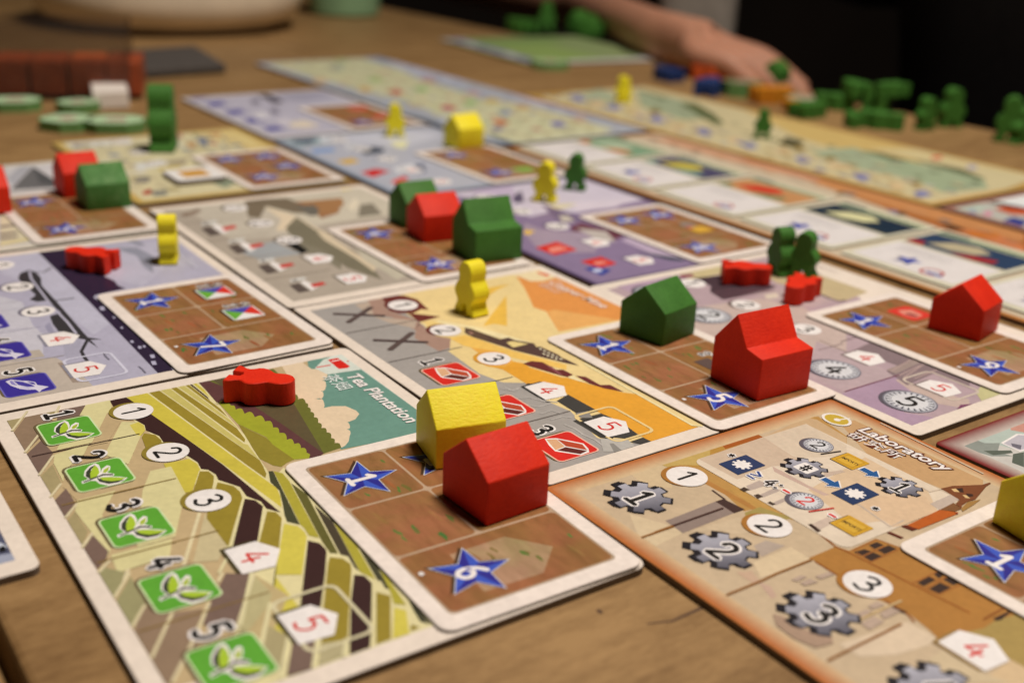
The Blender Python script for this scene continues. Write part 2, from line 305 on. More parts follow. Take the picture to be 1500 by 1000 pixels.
  ["r","dfc9af",-53.6,-9.5,-12.0,27.0,2.2],
  ["p","cdb297",[-535,-76,-540,129,-443,116,-394,118,-429,39,-425,-71]],
  ["p","d6bfa4",[-540,129,-538,271,-413,263,-376,219,-430,117]],
  ["p","d8b894",[-316,25,-353,253,-179,239,-110,179,-174,-10]],
  ["p","d8b590",[-221,71,-220,133,-170,217,-117,183,-121,70,-126,53]],
  ["p","c7a795",[-429,39,-405,40,-326,40,-279,47,-282,33,-409,24]],
  ["p","b8a394",[-395,-76,-398,-34,-374,-30,-377,-85]],
  ["p","b8a394",[-354,-78,-358,-31,-344,-26,-342,-80]],
  ["p","b8a394",[-317,-78,-319,-28,-308,-46,-306,-84]],
  ["p","453529",[-392,-98,-394,-83,-379,-81,-379,-98]],
  ["p","453529",[-359,-92,-358,-79,-344,-79,-344,-95]],
  ["p","453529",[-322,-91,-324,-81,-309,-80,-309,-90]],
  ["p","c9b09c",[-217,-78,-220,-26,-200,-34,-194,-80]],
  ["p","3f2a20",[-220,-86,-219,-77,-190,-82,-190,-93]],
  ["p","c8ae98",[-351,113,-339,156,-329,158,-335,101]],
  ["p","c0aa98",[-145,197,-147,273,-124,268,-119,193]],
  ["l","c4ad97",0.5,[-223,67,-129,49,-131,93]],
  ["l","c8b096",0.5,[-198,243,-177,241,-171,270,-127,271]],
  ["p","7a4527",[-174,274,-168,307,-138,367,-136,390,-132,390,-129,368,-107,297,-110,276,-107,252,-99,237,-117,244,-123,266]],
  ["p","a0763f",[-100,238,-109,274,-101,307,-95,272,-90,228]],
  ["p","3a251d",[-157,302,-151,317,-138,302,-142,296]],
  ["p","3a251d",[-133,302,-124,312,-117,305,-121,292]],
  ["p","d9b37a",[-161,292,-157,302,-143,295,-151,287]],
  ["p","d9b37a",[-133,290,-128,296,-115,291,-121,284]],
  ["p","b85a1f",[-115,79,-119,193,-93,218,-90,210,-93,90]],
  ["p","7d5230",[-119,193,-122,244,-98,236,-99,215]],
  ["p","642818",[-119,69,-117,82,-95,89,-96,74]],
  ["p","642818",[-118,24,-117,33,-88,38,-90,29]],
  ["p","6a2818",[-98,211,-90,214,-88,208]],
  ["p","b89d88",[-103,-264,-104,-238,-95,-230,-93,-258]],
  ["p","b89d88",[-88,-218,-84,-184,-73,-181,-76,-216]],
  ["p","b89d88",[-88,-258,-88,-232,-72,-227,-77,-257]],
  ["p","b89d88",[28,-248,29,-221,39,-216,41,-256]],
  ["p","b89d88",[24,-211,24,-185,38,-182,35,-211]],
  ["p","b89d88",[51,-263,50,-227,69,-223,71,-265]],
  ["p","b89d88",[50,-212,47,-179,65,-175,65,-217]],
  ["l","c9a878",0.5,[42,-266,45,-146]],
  ["l","8f5a25",0.5,[-353,-398,-352,-318]],
  ["l","8f5a25",0.5,[-130,-397,-129,-310,-131,-273,-129,-179]],
  ["l","8f5a25",0.5,[89,-391,89,-205]],
  ["l","8f5a25",0.5,[-354,-364,-354,-318,-353,-185]],
  ["l","4a2f28",0.5,[-354,-318,-353,-185]],
  ["l","d9c3a4",0.4,[-450,430,-167,414]],
  ["p","a98a72",[-48,-371,-31,-361,15,-356,45,-331,63,-347,56,-381,20,-393,-20,-391]],
  ["t","Laboratory",-45.2,34.9,23.4,3.5,"f6f0e8","6e3320",0.12],
  ["t","\u7814\u7a76\u6240",-44.9,30.3,14.0,3.7,"f6efe6","6e3320",0.0],
 ],
 'coin': [
  ["p","b59a9c",[564,-406,-557,-406,-564,140,-564,406,-548,406,564,1]],
  ["p","c5ac9f",[-170,-406,-300,-270,-265,-40,-142,19,75,-44,289,-305,-46,-406]],
  ["p","b9a09f",[76,-173,175,-163,350,-177,360,-274,350,-386,227,-392]],
  ["p","ad8f9f",[355,-406,348,-166,392,-161,507,-360,564,-320,564,-406]],
  ["p","c4aa9c",[376,-175,410,-186,520,-159,542,-146,564,-178,564,-210,494,-256,366,-207]],
  ["p","b597a6",[-564,-360,-564,-135,-564,-133,-498,-127,-463,-198,-466,-358]],
  ["p","c9b585",[-564,-94,-564,110,-497,42,-503,-113]],
  ["p","8b3f5a",[-555,-103,-548,-55,-522,-66,-526,-120]],
  ["p","c4ad83",[-462,170,-398,205,-369,321,-139,324,-117,191,-130,166,-211,169,-344,125]],
  ["p","cdb8a8",[-433,406,-304,406,-395,373]],
  ["p","463339",[-510,-87,-487,28,-372,74,-321,100,-308,56,-311,-125,-314,-151,-385,-132,-423,-90]],
  ["p","b9a19d",[-305,-27,-294,81,-205,157,-134,160,-126,50,-162,-17]],
  ["l","6e5055",0.6,[-372,-130,-343,93]],
  ["l","6e5055",0.6,[-341,-138,-318,82]],
  ["l","6e5055",0.6,[-311,-145,-297,64]],
  ["l","4a3b40",0.9,[-212,167,-156,156,-121,165,-120,189]],
  ["p","d7c4ad",[-279,-1,-275,50,-242,24,-246,-26]],
  ["p","887272",[179,-173,158,-35,264,-6,466,-32,501,-84,391,-76,405,-210,316,-178,306,-119,241,-126]],
  ["p","a08a80",[311,-171,302,-49,325,-41,341,-170]],
  ["l","b0948c",0.5,[323,-165,299,-54]],
  ["l","b0948c",0.5,[368,-174,332,-27]],
  ["l","b0948c",0.5,[387,-155,378,-24]],
  ["l","b0948c",0.5,[353,-172,338,-64]],
  ["l","66504f",0.35,[113,-116,110,-26]],
  ["l","8a7068",0.35,[75,-158,175,-163]],
  ["l","7a4a58",0.5,[350,-386,351,-174]],
  ["l","8c7470",0.4,[124,-220,125,-120]],
  ["p","c6bb87",[564,-128,526,-94,501,-28,564,-31]],
  ["p","7d4560",[564,-230,551,-196,564,-164]],
 ],
 'whale': [
  ["p","b2aab8",[564,-406,251,-406,-564,-254,-564,406,485,406,564,70]],
  ["p","bdb6c2",[-564,-145,-564,-22,-227,-20,173,-18,234,-76,-232,-117,-410,-169]],
  ["p","bbb3bf",[-514,205,-528,373,-220,267,-88,156,-228,89]],
  ["p","93909b",[-502,201,-483,266,-367,282,-194,224,-269,221,-390,237]],
  ["p","8d8a95",[-564,258,-564,288,-494,299,-488,283]],
  ["p","2e2136",[-564,-21,-564,62,-228,89,-174,102,-130,98,-91,109,-74,16,-57,6,22,15,504,26,564,20,564,-17,-39,-14]],
  ["p","c9c2c6",[-202,-225,-112,-175,148,-200,194,-165,199,-300]],
  ["p","c8c0c4",[-86,-239,4,-200,164,-189,309,-222,326,-328]],
  ["p","a9a2af",[206,-152,249,-111,367,-151,377,-184]],
  ["p","9b94a6",[110,-169,162,-173,175,-160,87,-150]],
  ["p","bfae9d",[564,-379,317,-326,332,-240,349,-201,383,-192,529,-174,564,-173]],
  ["p","9d8878",[383,-207,387,-193,526,-194,530,-172,536,-176,523,-208]],
  ["p","b9a998",[270,-255,274,-222,327,-223,317,-326,301,-322]],
  ["p","3a3637",[-323,-137,-373,-120,-395,-89,-362,-77,-303,-77,-231,-93,-67,-92,214,-95,331,-93,244,-107,194,-149,103,-147,40,-137,28,-105,-90,-116,-92,-139,-121,-153,-150,-128]],
  ["p","3a3637",[48,-140,111,-107,247,-95,278,-68,265,-100,245,-117,200,-124,176,-147,112,-147]],
  ["l","3a3637",0.9,[261,-99,336,-136,373,-140,406,-141]],
  ["l","b6aebb",0.7,[-382,-91,-306,-104,-42,-113,113,-110,205,-113]],
  ["l","3a3637",0.6,[-362,-77,-352,-57,-385,-26]],
  ["l","3a3637",0.6,[-79,-95,-75,-66,-77,-42]],
  ["l","a69eac",0.3,[94,-278,104,-210]],
  ["l","a69eac",0.3,[-55,-245,-61,-191]],
  ["l","6c6672",0.5,[371,-92,399,-94,423,-93]],
  ["l","6c6672",0.5,[502,-44,522,-42,549,-43]],
  ["p","b8b0c2",[31,-3,33,9,63,4,61,-7]],
  ["p","b8b0c2",[126,5,127,11,139,9,139,4]],
  ["p","b8b0c2",[212,0,213,6,227,3,226,-2]],
  ["p","b8b0c2",[323,-9,324,-2,340,-4,339,-11]],
  ["p","b8b0c2",[370,-4,372,4,389,0,388,-7]],
  ["p","b8b0c2",[371,8,372,14,386,12,385,6]],
  ["p","b8b0c2",[441,3,443,14,466,9,464,0]],
  ["p","b8b0c2",[483,-8,486,3,511,-2,508,-12]],
  ["d","b1a9b0",-35.8],
  ["d","b1a9b0",-12.3],
  ["d","9a8d84",34.0],
  ["d","a69eac",11.0],
  ["t","Fishing Ground",-41.70692953396455,35.2,24.0,3.0,"d5cdd8","8d8698",0.12],
  ["t","\u6f01\u5834",-43.70692953396455,30.6,9.0,3.4,"b9b1bd",0,0.0],
 ],
 'gray': [
  ["p","b0a08e",[564,406,564,-406,-564,-406,-564,406]],
  ["p","c4b6a2",[-564,-382,-564,346,-309,310,-52,-94,-95,-325,-504,-316]],
  ["p","cbbda6",[-564,-24,-564,406,-318,406,-138,298,-137,9,-432,-81]],
  ["p","7a6a55",[-564,-84,-564,-7,-537,76,-344,99,-266,82,-324,6,-457,-43,-309,-134,-344,-162]],
  ["p","9a6b48",[-469,73,-428,255,-252,154,-212,62,-344,99]],
  ["p","a5764c",[-462,87,-446,264,-367,236,-256,145,-268,78,-367,98]],
  ["p","6e665a",[-409,57,-398,125,-318,108,-253,65,-266,39]],
  ["p","dfc8a8",[-451,-52,-311,-11,-266,-5,-120,-114,-137,-148,-258,-72]],
  ["p","d9c3a2",[-266,-5,-85,-6,13,-2,30,-42,-256,-26]],
  ["p","857b66",[-104,-122,-268,-9,-73,-22,72,-32,156,-44,367,-151,241,-146,129,-165,-11,-124]],
  ["p","7c725c",[-268,-9,-58,-30,204,-18,443,-66,511,-84,350,-123,159,-105,4,-131,-154,-104]],
  ["p","d4be9e",[-58,-30,9,-10,284,-30,381,-32,427,-67,272,-53,45,-49]],
  ["p","c2b59d",[-46,71,491,25,532,-43,297,-37]],
  ["p","e1d0b4",[-309,217,-424,312,-343,287,-245,212]],
  ["p","857a68",[-322,282,-320,334,-164,289,-170,190]],
  ["p","14110f",[29,-188,16,-142,135,-153,153,-186]],
  ["p","8a725f",[-485,-363,-529,-280,-487,-281,-443,-363]],
  ["p","a4a3a1",[8,-367,-19,-211,153,-186,145,-330]],
  ["p","e8c93a",[-564,320,-564,378,-562,378,-551,324]],
  ["p","5e5048",[-275,-366,-288,-327,-180,-329,-173,-371]],
  ["p","efe6e2",[-291,-321,-310,-298,-214,-284,-177,-323]],
  ["p","c9352c",[-252,-301,-266,-250,-235,-248,-210,-303]],
  ["p","d9d2c8",[-341,-341,-352,-282,-323,-285,-310,-346]],
  ["p","433b36",[-332,-335,-336,-318,-318,-322,-317,-336]],
  ["p","5e5048",[-34,-364,-45,-326,53,-329,58,-369]],
  ["p","efe6e2",[-47,-320,-64,-299,24,-285,56,-323]],
  ["p","c9352c",[-11,-302,-22,-253,6,-251,27,-303]],
  ["p","d9d2c8",[-93,-340,-101,-283,-75,-287,-65,-344]],
  ["p","433b36",[-85,-334,-88,-318,-71,-322,-71,-335]],
  ["p","5e5048",[209,-363,201,-327,290,-329,293,-367]],
  ["p","efe6e2",[199,-321,185,-301,264,-288,293,-324]],
  ["p","c9352c",[232,-303,224,-257,249,-255,266,-305]],
  ["p","d9d2c8",[156,-340,151,-286,175,-289,182,-344]],
  ["p","433b36",[164,-334,162,-319,177,-323,177,-336]],
  ["p","5e5048",[426,-355,420,-321,501,-323,502,-360]],
  ["p","efe6e2",[418,-316,406,-296,479,-284,503,-318]],
  ["p","c9352c",[449,-299,443,-255,466,-252,480,-300]],
  ["p","d9d2c8",[379,-333,376,-282,397,-285,402,-337]],
  ["p","433b36",[386,-328,385,-314,398,-317,397,-329]],
  ["d","95826f",-35.6],
  ["d","95826f",-12.2],
  ["d","95826f",11.0],
  ["d","95826f",34.3],
 ],
 'lilac': [
  ["p","5a4767",[602,434,602,-434,-602,-434,-602,434]],
  ["p","8a7590",[592,424,592,-424,-592,-424,-592,424]],
  ["p","cdbfc8",[-592,-255,-592,424,-152,424,-116,44,-174,-30,-147,-153,-356,-121]],
  ["p","c2aec0",[-592,-144,-592,78,-355,-70,-374,-109]],
  ["p","d6c6cc",[-246,105,-204,424,-190,424,-114,234,-125,71]],
  ["p","d8c8a0",[-263,23,-229,140,-195,66,-186,-8]],
  ["p","735f7a",[-277,-6,-246,10,-104,22,-12,-11,-34,-97]],
  ["p","6c3844",[29,-95,3,-23,207,17,252,-84,171,-131,83,-130]],
  ["p","a48f9c",[-93,-217,9,-217,152,-52,329,-221,286,-305,168,-358,26,-302]],
  ["p","b9a3b4",[223,49,534,6,450,-55,254,-42]],
  ["p","39414d",[378,-91,514,0,552,-11,514,-50]],
  ["p","c9bba8",[-114,-43,-98,-9,-24,-34,-37,-82]],
  ["p","beb0a4",[53,-88,140,-17,259,-71,234,-119]],
  ["p","e3b64a",[-11,-276,15,-246,49,-295,33,-307]],
  ["p","d9d1cf",[-285,-118,-247,-87,-172,-160,-200,-172]],
  ["p","5f5266",[-433,-34,-491,54,-340,-40,-339,-87]],
  ["p","d32c20",[188,-372,163,-259,275,-256,290,-366]],
  ["p","e98a78",[215,-339,206,-285,256,-276,262,-358]],
  ["p","d32c20",[386,-331,375,-234,461,-234,471,-318]],
  ["p","e98a78",[411,-298,414,-260,442,-254,445,-309]],
  ["p","34408a",[457,-370,448,-323,510,-299,540,-363]],
  ["p","c3c2d6",[473,-354,474,-321,503,-327,505,-363]],
 ],
 'peak': [
  ["p","c6bdb6",[564,406,564,-118,-564,61,-564,406]],
  ["p","d3cac6",[-564,179,-564,382,-392,350,-135,249,-169,98]],
  ["p","6e6a68",[-175,106,-536,275,-294,291,-146,268]],
  ["p","575554",[-536,275,-274,290,-161,277,-243,228]],
  ["p","b3aeb0",[-385,139,-564,231,-564,259,-537,271,-231,128]],
  ["p","d8c9a6",[122,4,132,23,503,22,557,-92]],
  ["p","86796c",[309,-38,312,15,336,16,343,-45]],
  ["p","86796c",[404,-58,407,-7,430,-6,437,-66]],
  ["p","86796c",[456,-70,460,-19,482,-18,488,-77]],
  ["p","d9c692",[520,-84,490,25,533,25,557,-92]],
 ],
 'cream': [
  ["p","c9a65a",[598,430,598,-430,-582,-430,-598,-395,-598,430]],
  ["p","d6c79c",[570,405,570,-405,-570,-405,-570,405]],
  ["p","dcd4c6",[-564,-384,-564,-95,-444,-121,-429,-380]],
  ["p","8d8078",[-519,-367,-501,-288,-434,-320,-445,-382]],
  ["p","d9be7e",[-564,186,-564,406,-80,406,-66,299,-388,245]],
  ["p","e0c98a",[-564,402,-564,406,-244,406,-304,360]],
  ["p","dcd8d0",[-23,-274,-69,-118,41,-133,70,-252]],
  ["p","a8977a",[-39,-117,-48,-5,71,-66,43,-128]],
  ["p","8a8173",[192,-337,203,-257,312,-299,290,-346]],
  ["p","b33e2c",[449,-371,400,-323,487,-342,492,-380]],
  ["p","8a8577",[446,-328,445,-279,531,-299,529,-351]],
  ["p","b06070",[-564,95,-564,152,-476,120,-463,69]],
  ["p","6b7388",[-512,199,-402,211,-200,140,-327,150]],
  ["p","d29a5a",[-349,99,-361,149,-250,101,-262,74]],
  ["p","6c8465",[-548,199,-500,228,-427,194,-469,177]],
  ["p","b9ab86",[-43,5,-8,84,139,21,138,-44]],
  ["p","8f9478",[130,1,439,26,522,-65,304,-95]],
  ["p","cdb46a",[73,-185,66,-77,134,-113,151,-194]],
 ],
 'blue': [
  ["p","8f97a4",[600,-434,-600,-434,-600,434,549,434,600,280]],
  ["p","b3b0b6",[580,-415,-580,-415,-580,415,555,415,580,341]],
  ["p","96a5a6",[-564,-406,-564,-169,-442,-205,-389,-406]],
  ["p","c6c2c8",[-564,-100,-564,294,-377,364,-215,81,-373,-125]],
  ["p","5f6872",[-564,-357,-564,-235,-426,-326,-487,-388]],
  ["p","dcd8da",[-564,-216,-564,-128,-434,-188,-465,-258]],
  ["p","cfcac9",[-422,-158,-308,-131,-201,-188,-252,-231]],
  ["p","7f9ac4",[-331,-372,-317,-268,-246,-290,-246,-399]],
  ["p","d6a83c",[-68,-380,-88,-289,-12,-288,12,-367]],
  ["p","3d4450",[-201,-188,-273,-91,-208,-55,-134,-110,-126,-199]],
  ["p","c92f2c",[175,-387,133,-292,206,-259,273,-381]],
  ["p","d84a40",[368,-350,307,-250,360,-254,419,-353]],
  ["p","ded8d6",[154,-216,119,-99,216,-143,254,-246]],
  ["p","565c72",[147,-102,139,-55,281,-126,288,-171]],
  ["p","dfd7a8",[-334,45,-328,140,-169,32,-214,7]],
 ],
 'dock': [
  ["p","b9b1bb",[564,406,564,-406,-564,-406,-564,406]],
  ["p","2f2533",[-564,-1,-564,57,-272,38,-254,-35]],
  ["p","a49daa",[-564,89,-564,406,-376,406,-229,150,-307,71]],
  ["p","5f5a95",[-564,-406,-564,-299,-544,-300,-489,-406]],
  ["p","5f5a95",[-416,-372,-437,-270,-324,-276,-269,-390]],
  ["p","5f5a95",[-147,-370,-165,-271,-59,-277,-10,-388]],
  ["p","5f5a95",[105,-368,90,-273,190,-278,233,-385]],
  ["p","5f5a95",[341,-366,330,-274,423,-279,462,-383]],
  ["p","77707e",[-423,-108,-428,-57,-280,-104,-277,-154]],
  ["p","77707e",[-110,-131,-113,-83,22,-128,25,-175]],
  ["p","d9d0cf",[4,-281,-46,-191,111,-221,157,-309]],
  ["p","e0cdb4",[282,-200,246,-92,411,-79,449,-173,402,-240]],
  ["p","cfc4c8",[222,-248,145,-137,353,-218,333,-267]],
 ],
 'left': [
  ["p","9fa0ae",[564,406,564,315,202,384,209,406]],
  ["p","55566a",[386,397,422,406,537,406,531,374]],
  ["p","c9c9cf",[458,382,507,404,514,403,516,377]],
  ["p","151518",[507,390,505,401,526,401,527,389]],
 ],
 'crimson': [
  ["p","c9c0b4",[-560,-394,-560,-86,-146,-335,-181,-394]],
  ["p","b5bcae",[-560,-379,-560,-131,-545,-134,-470,-300,-536,-325]],
  ["p","8f9186",[-522,-394,-560,-394,-560,-341,-544,-339,-526,-307,-502,-353,-470,-342,-496,-386]],
  ["p","5c6154",[-522,-377,-491,-319,-480,-327,-497,-377]],
  ["p","5c6154",[-477,-332,-470,-300,-426,-370,-453,-374]],
  ["p","c98f7c",[-560,-212,-560,-126,-556,-116,-510,-191,-554,-220]],
  ["p","bdb3b6",[-520,-308,-532,-228,-503,-202,-470,-256,-480,-306]],
  ["l","efe3dc",0.6,[-470,-256,-478,-304,-523,-303,-532,-228,-507,-196]],
  ["p","6f6870",[-512,-285,-493,-273,-481,-296,-501,-298]],
 ],
 'poster': [
  ["p","b9b2a4",[-564,-406,-564,406,-140,406,140,-406]],
  ["p","e4e0ea",[-564,-102,-564,406,-486,406,-257,8,-419,-127]],
  ["p","23222c",[-564,-163,-564,-141,-563,-140,-428,-93,-338,-59,-311,-103,-460,-161]],
  ["p","c0522c",[-479,-249,-491,-172,-325,-81,-286,-146,-392,-267]],
  ["p","b5bba9",[-564,-401,-564,-226,-470,-281,-499,-389]],
  ["p","3c3f80",[-343,-401,-361,-298,-290,-295,-256,-406]],
  ["p","d08a98",[-473,-335,-464,-291,-413,-358,-429,-390]],
  ["p","7d86a4",[-512,-390,-503,-347,-459,-402]],
 ],
 'stall': [
  ["p","a9a9ae",[1470,480,1470,-480,-1415,-480,-1470,-363,-1470,480]],
  ["p","ccc59c",[-1397,-425,-1450,-255,-1450,320,-877,320,-532,238,432,176,575,320,1369,320,1450,174,1450,-371,1436,-423,259,-274,-748,-386]],
  ["p","b9b7c2",[-1470,427,-1470,480,-400,480,-328,476,-184,384,-635,299]],
  ["p","8d95a6",[-1422,390,-1455,480,-1371,480,-1190,438,-1154,331]],
  ["p","c9b3b6",[163,480,967,480,968,461,521,407]],
  ["p","c0685a",[-146,-200,-190,-99,-18,-141,20,-246]],
  ["p","a9b878",[-615,-87,-668,22,-475,-26,-428,-139]],
  ["p","9eb878",[-181,2,-227,107,-50,60,-11,-50]],
  ["p","c9a566",[-278,-342,-325,-243,-149,-281,-109,-386]],
  ["p","d3b28a",[-703,-426,-757,-324,-565,-363,-518,-470]],
  ["p","a0a890",[-1156,-98,-1221,17,-1003,-33,-946,-152]],
  ["p","b48a80",[-476,226,-528,339,-336,284,-291,166]],
  ["p","b9bb8a",[-1444,87,-1470,132,-1470,198,-1281,153,-1218,26]],
  ["p","c0685a",[436,-186,401,-91,550,-131,580,-230]],
  ["p","9eb878",[348,22,311,122,466,77,497,-28]],
  ["p","c8704c",[916,-151,889,-62,1020,-100,1043,-194]],
  ["p","8a8ea6",[684,33,653,129,795,86,821,-15]],
  ["p","9a8f98",[1070,-273,1045,-187,1170,-222,1190,-312]],
  ["p","7c78a8",[1084,106,1059,199,1188,156,1208,59]],
  ["p","c6a06a",[593,218,560,319,708,271,736,165]],
  ["p","b99a86",[1000,320,973,418,1107,369,1129,267]],
  ["p","c9b06a",[332,175,295,279,452,230,484,122]],
  ["p","b79a98",[64,224,22,331,191,279,227,167]],
  ["p","c4ad7c",[298,-297,400,-277,467,-343,369,-356]],
  ["l","c2b28a",2.0,[1147,-231,1408,-238]],
  ["l","c9ad76",2.5,[312,257,568,275,879,240,1273,264]],
  ["p","6c7684",[671,-480,577,-459,859,-442,952,-480]],
  ["p","6c7684",[1235,-384,1470,-366,1470,-433,1393,-442]],
 ],
 'street': [
  ["p","c99a52",[1460,-490,-1271,-490,-1460,-99,-1460,490,978,490,1358,454,1460,-58]],
  ["p","cdbb8e",[1430,-460,-1286,-460,-1440,-140,-1440,460,1293,460,1358,454,1430,92]],
  ["p","cfae6a",[-560,470,207,102,420,69,604,162,938,151,704,470]],
  ["p","d0bb88",[558,220,877,234,942,306,1287,433,1272,470,677,470,666,465]],
  ["p","9fa684",[-1353,323,-1067,345,-810,333,-393,62,-429,-135,-863,-59]],
  ["p","aaae8c",[-1309,-296,-1460,83,-1460,127,-1277,77,-931,-233]],
  ["p","a3aa88",[479,-122,504,180,908,86,1016,45,1098,-168,762,-235]],
  ["p","9fa884",[589,128,882,173,1257,173,1386,20,1339,-251,1010,-101]],
  ["p","5a6138",[-1378,333,-1291,338,-985,282,-1001,240]],
  ["p","5a6138",[-889,261,-810,333,-524,191,-274,30,-190,-75,-415,9]],
  ["p","5d6040",[802,217,912,240,1085,265,1274,179,1216,149]],
  ["p","5d6040",[569,163,657,202,853,181,817,102]],
  ["p","5f5638",[262,-124,157,75,300,51,396,-150]],
  ["p","8583a8",[-1308,-266,-1350,-148,-1175,-217,-1138,-335]],
  ["p","8583a8",[-953,-266,-988,-153,-829,-220,-798,-333]],
  ["p","8583a8",[-547,-295,-575,-188,-432,-250,-408,-358]],
  ["p","8583a8",[-186,-293,-209,-190,-80,-250,-61,-353]],
  ["p","8583a8",[202,-329,185,-233,299,-288,313,-386]],
  ["p","8583a8",[552,-324,540,-232,642,-285,652,-378]],
  ["p","8583a8",[922,-342,914,-255,1005,-305,1010,-393]],
  ["p","8583a8",[920,-348,912,-261,1002,-311,1007,-399]],
  ["p","8583a8",[1277,-369,1273,-287,1352,-334,1354,-417]],
  ["p","d8b98a",[-1106,-277,-1129,-164,-972,-240,-963,-341]],
  ["p","d8b98a",[-723,-284,-741,-176,-599,-248,-593,-345]],
  ["p","d8b98a",[-314,-353,-326,-252,-201,-318,-199,-409]],
  ["p","d8b98a",[66,-300,58,-202,170,-267,169,-354]],
  ["p","d8b98a",[371,-271,366,-177,468,-240,465,-325]],
  ["p","d8b98a",[729,-294,728,-204,818,-264,812,-344]],
  ["p","d8b98a",[743,-262,742,-172,833,-232,827,-313]],
  ["p","d8b98a",[1123,-346,1126,-263,1204,-318,1196,-393]],
  ["p","8f7438",[364,-124,360,-49,449,-109,447,-177]],
  ["p","8f7438",[605,-169,604,-97,685,-154,682,-219]],
  ["p","8f7438",[1130,-210,1132,-144,1200,-196,1194,-256]],
  ["p","8f7438",[-750,-116,-763,-29,-640,-98,-634,-176]],
  ["p","cf5c48",[825,382,843,446,891,378,880,316]],
  ["p","a39ba8",[1036,369,1070,408,1115,330,1097,291]],
  ["p","9aa080",[1307,-88,1291,59,1344,21,1357,-99]],
 ],
 'orders': [
  ["p","b9793f",[1472,-474,-1472,-474,-1472,474,-939,474,1377,54,1472,-406]],
  ["p","c8b294",[1440,-450,-1440,-450,-1440,460,-862,460,1377,54,1440,-252]],
  ["p","c98f6a",[-1422,334,-1303,434,-843,437,-557,470,-365,470,-289,382,-662,341,-1022,338]],
  ["p","c48450",[-365,470,520,470,649,465,717,356,448,320,53,324,-253,340]],
  ["p","c9784a",[366,244,423,269,598,363,750,303,803,219,608,260]],
  ["p","c4702c",[519,289,598,363,641,325,577,238]],
  ["p","4a3322",[387,285,448,320,519,289,476,246]],
  ["p","6f5a3c",[-129,292,-135,361,-102,348,-93,284]],
  ["p","8a7f8c",[157,262,185,295,249,281,235,230]],
  ["p","5f4733",[207,267,215,308,258,277,250,236]],
 ],
 'player': [
  ["p","8f9a66",[-740,660,-740,-381,-574,-660,740,-660,740,90,489,660]],
 ],
}
TEMPLATES = {"leaf":[["f2efdc",[120,-400,221,-403,178,-235,228,-146,388,-120,551,18,567,195,487,332,409,431,300,314,171,119,197,209,122,252,-2,142,-93,224,-253,278,-315,225,-222,108,-57,23,-227,77,-420,94,-524,47,-458,-86,-285,-225,-93,-291,81,-255]],["3c4030",[-457,30,-386,-92,-233,-211,-49,-268,97,-226,91,-43,-95,-132,-268,-106]],["a9c132",[-446,27,-279,42,-76,12,58,-80,76,-209,-139,-155,-312,-72]],["3c4030",[145,-377,103,-216,69,-82,7,48,109,228,171,207,83,51,111,-93,156,-229,188,-366]],["a9b83a",[-34,63,-159,119,-231,249,-72,184,-6,113]],["3c4030",[109,-97,304,-98,488,35,510,211,451,353,362,68,220,-31]],["a9c132",[123,-51,197,112,401,406,443,275,400,104,274,-22]]],"fish":[["d9cede",[-423,-365,-480,-232,-281,-19,-231,70,-61,217,140,220,366,423,466,237,591,160,384,123,307,-44,170,-182,-118,-314]],["4a3f96",[-381,-197,-220,-34,33,107,212,150,142,-4,-71,-154]],["4a3f96",[-170,55,-45,184,98,192,48,133]],["8d82b8",[-401,-279,-396,-223,-47,-188,-187,-284]],["b9b0d0",[72,-159,273,107,247,-30]]],"ingot":[["f3e6d8",[-515,-157,-397,86,113,441,371,376,513,286,536,42,99,-332,-189,-281]],["dba77c",[-467,-150,-354,51,20,-12,61,-294]],["b9482c",[-347,64,135,393,417,308,26,20]],["5f2722",[55,-15,441,288,486,58,85,-273]]],"cog":[["f2efe8",[-2783,3706,-2783,3705,-2783,3706]]]}

# ------------------------------------------------------------------ colour
E_LIGHT = (1.0, 0.885, 0.80)          # tint of the lamp light the photograph's colours were read under

def lin(h):
    h = h.lstrip('#')
    out = []
    for i in (0, 2, 4):
        v = int(h[i:i + 2], 16) / 255
        out.append(v / 12.92 if v <= 0.04045 else ((v + 0.055) / 1.055) ** 2.4)
    return out

def ink(h, k=1.0):
    return tuple(min(0.86, max(0.008, v * k / e)) for v, e in zip(lin(h), E_LIGHT)) + (1.0,)

# ------------------------------------------------------------------ materials
def nodes_of(name):
    m = bpy.data.materials.new(name)
    m.use_nodes = True
    nt = m.node_tree
    return m, nt, nt.nodes['Principled BSDF']

def N(nt, kind, **inp):
    n = nt.nodes.new(kind)
    for k, v in inp.items():
        n.inputs[k].default_value = v
    return n

def link(nt, a, b):
    nt.links.new(a, b)

def tex_coord(nt, scale=(1, 1, 1), space='Object'):
    tc = nt.nodes.new('ShaderNodeTexCoord')
    mp = nt.nodes.new('ShaderNodeMapping')
    mp.inputs['Scale'].default_value = scale
    link(nt, tc.outputs[space], mp.inputs['Vector'])
    return mp.outputs['Vector']

